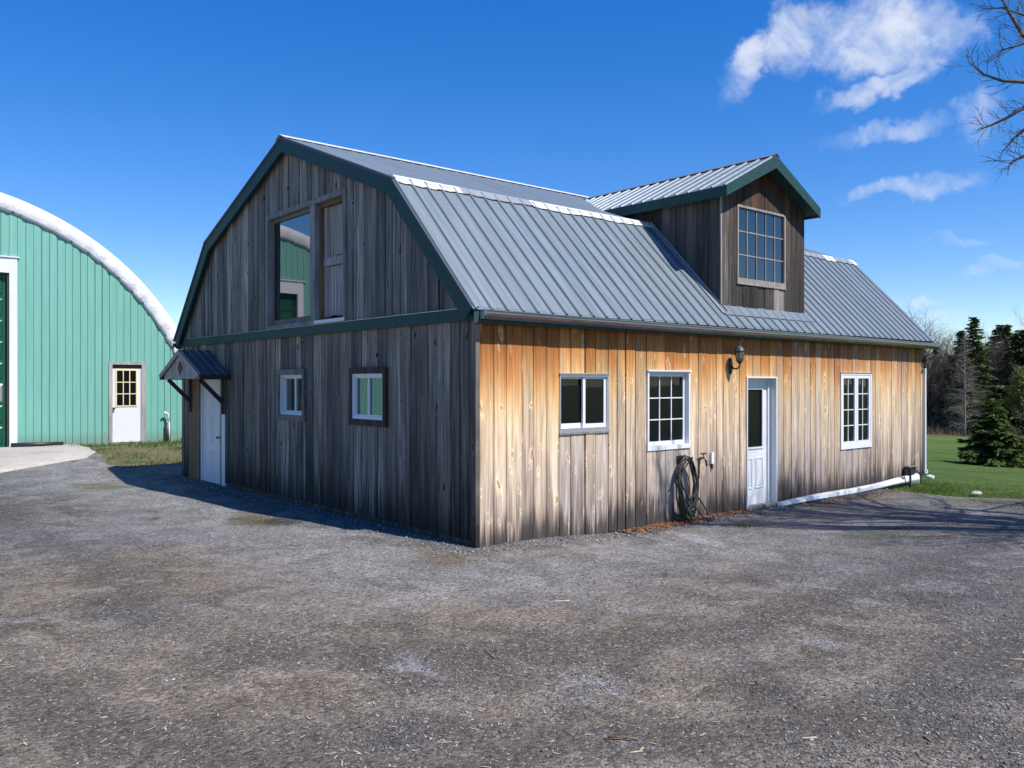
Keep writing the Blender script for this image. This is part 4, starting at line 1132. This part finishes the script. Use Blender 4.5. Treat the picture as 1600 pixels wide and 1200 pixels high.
MB().lathe((0, 0, 0), [(0, 0), (.16, 0), (.18, .05), (.17, .42), (.10, .55), (.07, .62), (.07, .72), (0, .73)], 14).build('container_body', 'black', bn, smooth=True)
MB().lathe((0, 0, .30), [(.172, 0), (.184, .02), (.172, .04)], 14).build('hoop', 'alu', bn, smooth=True)

# ------------------------------------------------------------------ trees
def grow(mb, p, dirv, L, r, lvl, R, spread, maxlvl, droop=0., nseg=None, sides=None, kids=None, prune=None):
    """tapered wobbling limb with side shoots"""
    n = nseg or max(3, 6 - lvl); pts = [Vector(p)]; rad = [r]; dcur = Vector(dirv).normalized()
    r1 = r * (.50 if lvl < maxlvl else .35)
    for i in range(n):
        dcur = (dcur + Vector((R.gauss(0, .13), R.gauss(0, .13), R.gauss(0, .11) - droop * .10 + .05 * (lvl > 1)))).normalized()
        nxt = pts[-1] + dcur * L / n
        if prune and prune(nxt, r + (r1 - r) * (i + 1) / n):
            if i == 0: return
            break
        pts.append(nxt); rad.append(r + (r1 - r) * (i + 1) / n)
    n = len(pts) - 1
    mb.tube(pts, rad, sides or (8, 6, 5, 4, 3, 3, 3)[min(lvl, 6)])
    if lvl >= maxlvl: return
    nk = kids[lvl] if kids else 5
    for q in range(nk):
        t = (.30 + .70 * (q + R.random() * .8) / nk) if lvl else (.42 + .58 * (q + R.random() * .6) / nk)
        t = min(t, .99); i = min(int(t * n), n - 1); f = t * n - i
        pp = pts[i].lerp(pts[i + 1], f); dd = (pts[i + 1] - pts[i]).normalized()
        side = dd.cross(Vector((R.gauss(0, 1), R.gauss(0, 1), R.gauss(0, 1)))).normalized()
        an = R.uniform(.55, 1.0) * spread
        nd = dd * math.cos(an) + side * math.sin(an)
        rr = (rad[i] + (rad[i + 1] - rad[i]) * f) * R.uniform(.42, .62)
        grow(mb, pp, nd, L * R.uniform(.42, .66), max(rr, .003), lvl + 1, R, spread, maxlvl, droop, None, None, kids, prune)


# the big bare tree whose limbs reach in at the upper right; its shadow falls on the gravel
TB = Vector((7.6, -7.6, 0)); TB.z = float(height(7.6, -7.6)) - .05
bt = thing('bare_tree', 'large leafless tree whose limbs reach in at the upper right edge', 'tree', TB)
R1 = random.Random(21)
tr = MB(); tr.tube([(0, 0, 0), (.02, .02, .35), (.03, .05, 1.2), (-.02, .10, 2.4), (-.08, .16, 3.6)], [.42, .30, .25, .225, .20], 12)
tr.build('trunk', 'bark', bt, smooth=True)
cr_ = MB()
tip = Vector((-.08, .16, 3.5))


def pruned(p, r):
    """one-sided crown: cut so its shadow misses the barn, clear of the lawn view"""
    w = p + TB; sh_y = w.y + .74 * w.z
    if r > .005 and sh_y > .05: return True  # drops limbs whose shadow would land on the long wall
    return w.y > -5.95 + .32 * w.x


for dv, L, r in [((.5, .3, 1.), 4.6, .13), ((.1, .1, 1.3), 5.0, .15), ((.2, -.7, .9), 4.2, .12), ((.8, -.2, .6), 3.8, .10), ((-.05, .55, .62), 4.2, .12), ((-.25, .40, .8), 4.2, .11),
                 ((.30, .55, .45), 3.8, .11), ((-.1, .6, .95), 4.4, .11)]:
    grow(cr_, tip + Vector((R1.uniform(-.05, .05), R1.uniform(-.05, .05), R1.uniform(-.7, .1))), Vector(dv), L, r, 1, R1, .85, 5, .15, 7, None, [0, 6, 5, 4, 4, 0], pruned)


def air(pxx, pyy, dep):      # a pixel at a given distance before the camera, relative to the tree
    return Vector(CAM) + Vector((math.cos(R_(YAW)), math.sin(R_(YAW)), 0)) * dep + Vector((math.sin(R_(YAW)), -math.cos(R_(YAW)), 0)) * dep * (pxx - 800) / 1312. + Vector((0, 0, dep * (597 - pyy) / 1312.)) - TB


# the drooping outer boughs that come into view
for pl in [[(1790, 190), (1700, 120), (1640, 78), (1600, 58), (1578, 22), (1560, -12), (1548, -40)], [(1790, 210), (1700, 160), (1640, 135), (1600, 128), (1565, 126), (1536, 116), (1512, 96)],
           [(1790, 230), (1720, 190), (1660, 165), (1600, 168), (1570, 186), (1545, 197), (1527, 203)], [(1760, 250), (1690, 205), (1640, 192), (1600, 203), (1584, 216), (1572, 231)],
           [(1760, 290), (1700, 245), (1650, 232), (1600, 244), (1586, 250), (1576, 257)], [(1790, 120), (1720, 40), (1660, -20), (1600, -60), (1560, -95)], [(1640, 78), (1606, 66), (1580, 74), (1556, 80)], [(1640, 60), (1602, 24), (1566, 12), (1534, 14)]]:
    dep0 = 9.2 + R1.uniform(-.3, .3); P = [air(a, b, dep0 + .02 * q) for q, (a, b) in enumerate(pl)]
    n_ = len(P); rad_ = [.032 * (1 - q / (n_ - 1)) ** .8 * (1 if pl[0][0] > 1700 else .5) + .0035 for q in range(n_)]
    cr_.tube(P, rad_, 5)
    for q in range(n_ - 1):
        for kk in range(5):
            f_ = R1.random(); pp = P[q].lerp(P[q + 1], f_); dd = (P[q + 1] - P[q]).normalized()
            sd_ = dd.cross(Vector((R1.gauss(0, 1), R1.gauss(0, 1), R1.gauss(0, 1)))).normalized(); an = R1.uniform(.5, .95)
            grow(cr_, pp, dd * math.cos(an) + sd_ * math.sin(an) + Vector((0, 0, .12)), R1.uniform(.12, .34), .0042, 4, R1, .8, 5, -.2, 4, 3, [0, 0, 0, 0, 3, 0])
    cr_.tube([tip + Vector((0, 0, R1.uniform(-.5, .3))), (tip + P[0]) * .5 + Vector((0, 0, .35)), P[0]], [.07, .05, .034], 6)
cr_.build('limbs', 'bark', bt, smooth=True)


def needles(n, H, rb, R, dens_pow=1.0, size=.16, skirt=.04):
    """spruce crown: separate boughs of uneven length, each a drooping spray of small needle faces"""
    V, Fc = [], []; nb = int(26 * H ** .75 + 46); per = n / nb
    for i in range(nb):
        t = min(.985, (i + R.random()) / nb); t = t ** .92
        az_ = i * 2.399 + R.gauss(0, .35); L = (rb * (1 - t) ** .8 + .08 * rb) * R.choice((.62, .8, .95, 1.0, 1.12)) * R.uniform(.9, 1.1)
        z0 = H * (skirt + (1 - skirt) * t); lift = R.uniform(-.02, .22) + .25 * t; sag = R.uniform(.25, .5)
        ca, sa = math.cos(az_), math.sin(az_); m_n = max(6, int(per * (.35 + 1.3 * (1 - t))))
        for q in range(m_n):
            f = R.random() ** .6; rr_ = L * f; half = L * .34 * (1 - f) ** .6 * (.3 + f) + .03
            lat = R.gauss(0, .55) * half
            x = rr_ * ca - lat * sa; y = rr_ * sa + lat * ca; z = z0 + L * (lift * f - sag * f * f + .16 * f ** 4) - abs(lat) * .25 + R.gauss(0, .025 * L)
            a2 = az_ + (lat / max(half, .01)) * .8 + R.gauss(0, .3)
            outv = Vector((math.cos(a2), math.sin(a2), R.gauss(-.12, .28))).normalized(); sv = outv.cross(Vector((0, 0, 1))).normalized()
            sv = (sv + Vector((0, 0, R.gauss(0, .5)))).normalized(); l = size * R.uniform(.6, 1.5); w_ = l * R.uniform(.14, .30); c = Vector((x, y, z)); o = len(V)
            V += [c - outv * l * .5, c + sv * w_, c + outv * l * .7, c - sv * w_]; Fc.append((o, o + 1, o + 2, o + 3))
    return V, Fc


def spruce_meshes(H, rb, n, size, mat, seed):
    R = random.Random(seed)
    V, Fc = needles(n, H, rb, R, 1.0, size)
    mb = MB(); mb.v = [tuple(v) for v in V]; mb.f = Fc
    c = mb.build('crown', mat); me_c = c.data; bpy.data.objects.remove(c)
    mb = MB(); mb.tube([(0, 0, -.2), (0, 0, H * .5), (0, 0, H * .97)], [H * .014 + .03, H * .009 + .015, .01], 7)
    for i in range(int(H * 5)):
        t = .06 + .88 * i / (H * 5); a = i * 2.4 + R.random(); L = rb * (1 - t) ** .85 * .9
        mb.tube([(0, 0, H * t), (L * .5 * math.cos(a), L * .5 * math.sin(a), H * t - .08 * L), (L * math.cos(a), L * math.sin(a), H * t - .2 * L)], [.022, .014, .005], 3)
    t_o = mb.build('trunk', 'bark_brown'); me_t = t_o.data; bpy.data.objects.remove(t_o)
    return me_t, me_c


def bare_meshes(H, seed, mat, spread=.75, budding=None, conifer=False):
    R = random.Random(seed); mb = MB()
    if conifer:      # dead or leafless conical tree (tamarack): whorls of fine branches
        top = (R.uniform(-.2, .2), R.uniform(-.2, .2), H)
        mb.tube([(0, 0, -.2), (top[0] * .5, top[1] * .5, H * .5), top], [.16, .09, .012], 6); tm = mb
        cb = MB()
        for i in range(int(H * 24)):
            t = .08 + .9 * i / (H * 24); a = R.random() * 6.283; L = (1.9 * (1 - t) ** .8 + .12) * R.uniform(.5, 1.15)
            p0 = Vector((top[0] * t, top[1] * t, H * t)); dv = Vector((math.cos(a), math.sin(a), R.uniform(-.1, .35)))
            grow(cb, p0, dv, L, .016, 3, R, .8, 5, .2, 3, 3, [0, 0, 0, 5, 3, 0])
    else:
        tm = mb; lean = Vector((R.gauss(0, .05), R.gauss(0, .05), 1))
        p = [Vector((0, 0, -.2))]
        for i in range(6): p.append(p[-1] + (lean + Vector((R.gauss(0, .06), R.gauss(0, .06), 0))) * H * .72 / 6)
        rd = [.13 + .01 * H - i * (.10 + .008 * H) / 6.5 for i in range(7)]
        mb.tube(p, rd, 7); cb = MB()
        for q in range(13):
            t = .30 + .68 * q / 12; i = min(int(t * 6), 5); pp = p[i].lerp(p[i + 1], t * 6 - i); a = R.random() * 6.283
            up = .5 + .9 * t
            grow(cb, pp, Vector((math.cos(a), math.sin(a), up)), H * R.uniform(.20, .32) * (1.15 - .35 * t), rd[i] * .42, 2, R, spread, 5, .0, 5, 4, [0, 0, 6, 5, 4, 0])
    tobj = tm.build('trunk', mat); me_t = tobj.data; bpy.data.objects.remove(tobj)
    cobj = cb.build('crown', mat); me_c = cobj.data; bpy.data.objects.remove(cobj)
    me_l = None
    if budding:
        lv = MB()
        vs = np.array(cb.v); idx = R.sample(range(len(vs)), min(len(vs), 5200))
        for i in idx:
            if vs[i][2] < H * .25: continue
            c = Vector(vs[i]) + Vector((R.gauss(0, .12), R.gauss(0, .12), R.gauss(0, .12))); s = R.uniform(.05, .11)
            a = Vector((R.gauss(0, 1), R.gauss(0, 1), R.gauss(0, 1))).normalized() * s; b = a.cross(Vector((R.gauss(0, 1), R.gauss(0, 1), R.gauss(0, 1)))).normalized() * s * .8
            o = len(lv.v); lv.v += [tuple(c - a), tuple(c + b), tuple(c + a), tuple(c - b)]; lv.f.append((o, o + 1, o + 2, o + 3))
        lo = lv.build('leaves', budding); me_l = lo.data; bpy.data.objects.remove(lo)
    return me_t, me_c, me_l


def place_tree(name, label, meshes, x, y, s=1., rz=0., group=None, dz=0.):
    o = thing(name, label, 'tree', (x, y, float(height(x, y)) + dz), group); o.rotation_euler.z = rz; o.scale = (s, s, s)
    for nm, me in zip(('trunk', 'crown', 'leaves'), meshes):
        if me is None: continue
        c = bpy.data.objects.new(nm, me); COL.objects.link(c); c.parent = o
    return o


Fw = Vector((math.cos(R_(YAW)), math.sin(R_(YAW)), 0)); Rt = Vector((math.sin(R_(YAW)), -math.cos(R_(YAW)), 0))


def ground_at(pxx, depth):
    p = Vector(CAM) + Fw * depth + Rt * depth * (pxx - 800) / 1312.; return p.x, p.y


SP = [spruce_meshes(11.0, 2.5, 10000, .36, 'spruce', 5), spruce_meshes(11.0, 4.6, 17000, .44, 'spruce', 6), spruce_meshes(9.0, 2.9, 9000, .36, 'spruce', 8)]
BT = [bare_meshes(11.5, 31, 'bark_brown'), bare_meshes(10.5, 32, 'bark_brown'), bare_meshes(9.5, 33, 'bark_pale', .85)]
TM = bare_meshes(9.6, 41, 'bark_pale', conifer=True)
BD = bare_meshes(6.8, 51, 'bark_brown', .9, 'budding')
YS = spruce_meshes(2.5, 1.36, 15000, .17, 'spruce_small', 9)

x, y = ground_at(1549, 32.0); place_tree('young_spruce', 'small dark green spruce standing alone on the lawn', YS, x, y, 1.0, .4, dz=-.06)
x, y = ground_at(1622, 33.0); place_tree('young_spruce', 'small spruce on the lawn cut off by the right edge', YS, x, y, .95, 2.4, dz=-.06)
G = 'trees along the far side of the lawn'
spec = [  # kind, pixel column, depth, scale, label
    ('spruce_tree', 1521, 84, 1.07, SP[0], 'slender dark spruce with the tallest tip behind the pale leafless tree'),
    ('spruce_tree', 1503, 88, .98, SP[0], 'narrow dark spruce left of the tallest spruce tip'),
    ('spruce_tree', 1568, 90, 1.05, SP[1], 'broad dark green spruce right of the pale leafless tree'),
    ('spruce_tree', 1597, 86, .97, SP[1], 'dark spruce at the right edge behind the budding tree'),
    ('leafless_tree', 1507, 78, 1.0, TM, 'pale leafless conical tree before the dark spruces'),
    ('budding_tree', 1594, 76, 1.0, BD, 'budding yellow-green tree at the right edge of the lawn'),
]
for nm, pxx, dep, s, me, lab in spec:
    x, y = ground_at(pxx, dep); place_tree(nm, lab, me, x, y, s, rnd.uniform(0, 6), G)
for i in range(84):
    pxx = 1428 + (i % 21) * 10.5 + rnd.uniform(-6, 6); dep = rnd.uniform(86, 118); x, y = ground_at(pxx, dep)
    q = rnd.random()
    if q < .55 or (pxx < 1490 and dep < 100) or 1524 < pxx < 1556:
        place_tree('leafless_tree', 'grey leafless tree in the wood beyond the lawn', BT[rnd.randrange(3)], x, y, rnd.uniform(.8, 1.22), rnd.uniform(0, 6), 'bare trees in the wood')
    else:
        place_tree('spruce_tree', 'dark spruce in the wood beyond the lawn', SP[rnd.randrange(3)], x, y, rnd.uniform(.62, .92), rnd.uniform(0, 6), 'spruces in the wood')

# undergrowth at the foot of the wood: countless dry stems
V, Fc = [], []
for i in range(15000):
    pxx = rnd.uniform(1300, 1760); dep = rnd.uniform(80, 100); x, y = ground_at(pxx, dep); z = float(height(x, y)) if i % 7 == 0 else z
    hgt = rnd.uniform(.4, 2.1) * (1 if dep > 84 else .5); a = rnd.uniform(0, 6.28); lx, ly = rnd.gauss(0, .35), rnd.gauss(0, .35); w_ = rnd.uniform(.015, .05)
    o = len(V); V += [(x - w_ * math.cos(a), y - w_ * math.sin(a), z - .05), (x + w_ * math.cos(a), y + w_ * math.sin(a), z - .05), (x + lx, y + ly, z + hgt)]; Fc.append((o, o + 1, o + 2))
us = fast_mesh('undergrowth', np.array(V), np.array(Fc), 'brush'); us['kind'] = 'stuff'; us['label'] = 'dry brown undergrowth along the foot of the wood'; us['category'] = 'undergrowth'

# ------------------------------------------------------------------ grass tufts along the edges of the gravel
V, Fc = [], []


def blade(x, y, h, w_, lean):
    z = float(height(x, y)) - .02; a = rnd.uniform(0, 6.283); b = rnd.uniform(0, 6.283)
    o = len(V); V.extend([(x - w_ * math.cos(a), y - w_ * math.sin(a), z), (x + w_ * math.cos(a), y + w_ * math.sin(a), z), (x + lean * math.cos(b), y + lean * math.sin(b), z + h)]); Fc.append((o, o + 1, o + 2))


for i in range(9000):                               # lawn edge on the right
    y = rnd.uniform(-7, .4) if i % 4 else rnd.uniform(-3, 0); x = 9.75 - .12 * (y + 2) + abs(rnd.gauss(0, 1.0)) * 1.6 - .15
    if float(gravel_inside(x, y)) > .08 and rnd.random() > .08: continue
    blade(x, y, rnd.uniform(.010, .040), .006, .035)
for i in range(6500):                                # patch between the buildings
    x, y = rnd.uniform(-1.3, 3.2), rnd.uniform(10.5, 16.3)
    if float(gravel_inside(x, y)) > .1: continue
    if float(wob(x * 1.6, y * 1.6)) < .12 and rnd.random() < .9 and y < 15.4: continue
    blade(x, y, rnd.uniform(.03, .11) * (1.3 if y > 15 else 1), .008, .05)
for cx_, cy_, rr_, n_ in [(10.05, -.75, .28, 500), (9.6, -1.55, .16, 120), (3.83, -.93, .07, 120), (3.9, -.86, .04, 50), (8.4, -2.6, .16, 90), (9.0, -1.9, .1, 80), (11.0, -.35, .25, 200), (-1.7, 8.9, .4, 160), (-1.15, 3.6, .3, 90)]:
    for i in range(n_): blade(cx_ + rnd.gauss(0, rr_), cy_ + rnd.gauss(0, rr_), rnd.uniform(.03, .12) if cx_ > 0 else .03, .005, .05)
gt = fast_mesh('grass_tufts', np.array(V), np.array(Fc), 'blade'); gt['kind'] = 'stuff'; gt['label'] = 'ragged grass tufts along the edges of the gravel'; gt['category'] = 'grass'


# ------------------------------------------------------------------ loose stones, twigs, litter on the yard
def scatter_stones(n):
    dep = 3.6 + nrs.gamma(1.3, 2.6, n); dep = dep[dep < 17]; n = len(dep)
    px = nrs.uniform(-140, 1740, n)
    x = CAM[0] + Fw.x * dep + Rt.x * dep * (px - 800) / 1312.; y = CAM[1] + Fw.y * dep + Rt.y * dep * (px - 800) / 1312.
    # gather the stones in drifts
    w_ = (np.sin(x * 1.7 + y * .8 + 2) + np.sin(y * 2.1 - x * .9) + np.sin(x * 4.3 + 1.) * np.sin(y * 3.9 + .5)) / 3
    keep = (nrs.uniform(size=n) < .16 + .84 * sst(.02, .5, w_)) & (gravel_inside(x, y) > .15) & ~((x > -.06) & (y > -.06))
    x, y = x[keep], y[keep]
    e1 = 9000; s1 = nrs.uniform(-.3, 9.6, e1); o1 = np.abs(nrs.normal(0, .22, e1)) + .05     # banked against the gable wall
    e2 = 7000; s2 = nrs.uniform(-.2, 9.4, e2); o2 = np.abs(nrs.normal(0, .20, e2)) + .03     # and along the long wall
    x = np.concatenate([x, -o1, s2]); y = np.concatenate([y, s1, -o2]); n = len(x)
    r = .0025 + nrs.gamma(1.4, .0018, n); r = np.minimum(r, .015); r[-16000:] *= 1.7
    base = np.array([[1, 0, 0], [.2, .95, 0], [-.9, .35, 0], [-.5, -.8, 0], [.55, -.75, 0], [.1, 0, .8], [0, .1, -.5]])
    fc = np.array([[0, 1, 5], [1, 2, 5], [2, 3, 5], [3, 4, 5], [4, 0, 5], [1, 0, 6], [2, 1, 6], [3, 2, 6], [4, 3, 6], [0, 4, 6]])
    a = nrs.uniform(0, 6.283, n); ca, sa = np.cos(a), np.sin(a)
    sx = nrs.uniform(.7, 1.4, n); sz = nrs.uniform(.5, 1.0, n)
    b = base[None] * (1 + nrs.uniform(-.2, .2, (n, 7, 1)))
    bx = b[..., 0] * sx[:, None]; by = b[..., 1]; bz = b[..., 2] * sz[:, None]
    v = np.stack([(bx * ca[:, None] - by * sa[:, None]) * r[:, None] + x[:, None], (bx * sa[:, None] + by * ca[:, None]) * r[:, None] + y[:, None],
                  bz * r[:, None] + (z_gravel(x, y) + r * .15)[:, None]], -1).reshape(-1, 3)
    f = (fc[None] + (np.arange(n) * 7)[:, None, None]).reshape(-1, 3)
    return v, f


v, f = scatter_stones(120000)
gs = fast_mesh('gravel_stones', v, f, 'pebble'); gs['kind'] = 'stuff'; gs['label'] = 'loose crushed stones strewn over the yard'; gs['category'] = 'gravel'


def zg(x, y): return float(z_gravel(x, y))


def twig(pts, r, label, mat='twig', name='twig', group=None):
    mb = MB()
    for pl in pts: mb.tube([(x, y, zg(x, y) + r * .9 + h) for x, y, h in pl], r, 5)
    o = mb.build(name, mat, smooth=True); tag(o, label, 'twig', group); return o


def gp_(pxx, pyy):     # pixel on the level ground
    dep = 1.9 * 1312. / (pyy - 597.); return ground_at(pxx, dep)


a, b, c, e = gp_(757, 1019), gp_(773, 1031), gp_(781, 1018), gp_(775, 1021)
twig([[(*a, .01), (*b, 0.)], [(*b, 0.), (*c, .02)], [(*e, .01), (*c, .03)]], .0045, 'small forked brown twig lying in the middle of the yard')
a, b, c, e = gp_(942, 1157), gp_(998, 1160), gp_(945, 1160), gp_(968, 1167)
twig([[(*a, 0.), (*b, .01)], [(*c, .0), (*e, 0.)], [(*gp_(950, 1154), 0), (*gp_(990, 1162), .02)]], .004, 'crossed brown twigs lying near the bottom edge of the picture')
twig([[(*gp_(878, 1143), 0), (*gp_(897, 1153), 0)]], .003, 'single thin dark twig left of the crossed twigs')
twig([[(*gp_(1252, 1163), 0), (*gp_(1276, 1162), 0)]], .006, 'pale wood splinter lying in the lower right of the yard', 'straw')
twig([[(*gp_(983, 1181), 0), (*gp_(1004, 1178), 0)], [(*gp_(1000, 1176), 0), (*gp_(1006, 1172), 0)]], .005, 'pale straw piece below the crossed twigs', 'straw')
twig([[(*gp_(1578, 1030), 0), (*gp_(1599, 1030), 0)]], .004, 'pale straw at the right edge of the yard', 'straw')
twig([[(*gp_(853, 946), 0), (*gp_(890, 945), 0)]], .006, 'thin pale stick lying before the barn corner', 'straw')
twig([[(*gp_(155, 1125), 0), (*gp_(168, 1123), 0)]], .006, 'short pale splinter in the lower left of the yard', 'straw')
twig([[(*gp_(1443, 1158), 0), (*gp_(1455, 1166), 0)]], .006, 'short dark stick in the lower right of the yard')
x, y = ground_at(1526, 14.7)
st_ = MB().lathe((0, 0, 0), [(0, -.04), (.13, -.03), (.16, .03), (.12, .09), (.05, .115), (0, .118)], 9)
st_.v = [(p[0] * 1.1 + rnd.uniform(-.02, .02), p[1] * .7 + rnd.uniform(-.02, .02), p[2] * .8) for p in st_.v]
so_ = st_.build('boulder', 'stone'); so_.location = (x, y, max(zg(x, y), float(height(x, y))) + .03); so_.scale = (.75, .7, .6); tag(so_, 'pale stone lying where the gravel meets the lawn', 'stone')

# dead leaves and litter along the foot of the long wall
V, Fc = [], []
for i in range(2600):
    if i % 3: x, y = rnd.gauss(3.2, .55), -abs(rnd.gauss(.08, .09))
    elif i % 2: x, y = rnd.uniform(4.0, 5.2), -abs(rnd.gauss(.06, .06))
    else: x, y = rnd.uniform(6.2, 10.2), -.14 - abs(rnd.gauss(.08, .14))
    x = max(x, 2.35); z = zg(x, y) + rnd.uniform(.003, .022); s = rnd.uniform(.008, .026); a = rnd.uniform(0, 6.28); o = len(V)
    V += [(x + s * math.cos(a + q), y + s * math.sin(a + q) * .7, z + rnd.uniform(-.008, .010)) for q in (0, 1.5, 3.1, 4.7)]; Fc.append((o, o + 1, o + 2, o + 3))
dl = fast_mesh('leaf_litter', np.array(V), np.array(Fc), 'dead_leaf'); dl['kind'] = 'stuff'; dl['label'] = 'brown dead leaves drifted along the foot of the pine wall'; dl['category'] = 'leaves'
# chips of straw over the trodden yard
V, Fc = [], []
for i in range(800):
    dep = 3.7 + rnd.gammavariate(1.4, 2.2)
    if dep > 13: continue
    x, y = ground_at(rnd.uniform(-100, 1700), dep)
    if x > -.1 and y > -.15: continue
    z = zg(x, y) + .004; L = rnd.uniform(.006, .028); w_ = rnd.uniform(.0015, .004); a = rnd.uniform(0, 6.28); ca, sa = math.cos(a), math.sin(a); o = len(V)
    V += [(x - L * ca - w_ * sa, y - L * sa + w_ * ca, z), (x - L * ca + w_ * sa, y - L * sa - w_ * ca, z), (x + L * ca + w_ * sa, y + L * sa - w_ * ca, z + .003), (x + L * ca - w_ * sa, y + L * sa + w_ * ca, z + .003)]
    Fc.append((o, o + 1, o + 2, o + 3))
sc_ = fast_mesh('straw_chips', np.array(V), np.array(Fc), 'straw'); sc_['kind'] = 'stuff'; sc_['label'] = 'pale straw chips scattered over the yard'; sc_['category'] = 'straw'
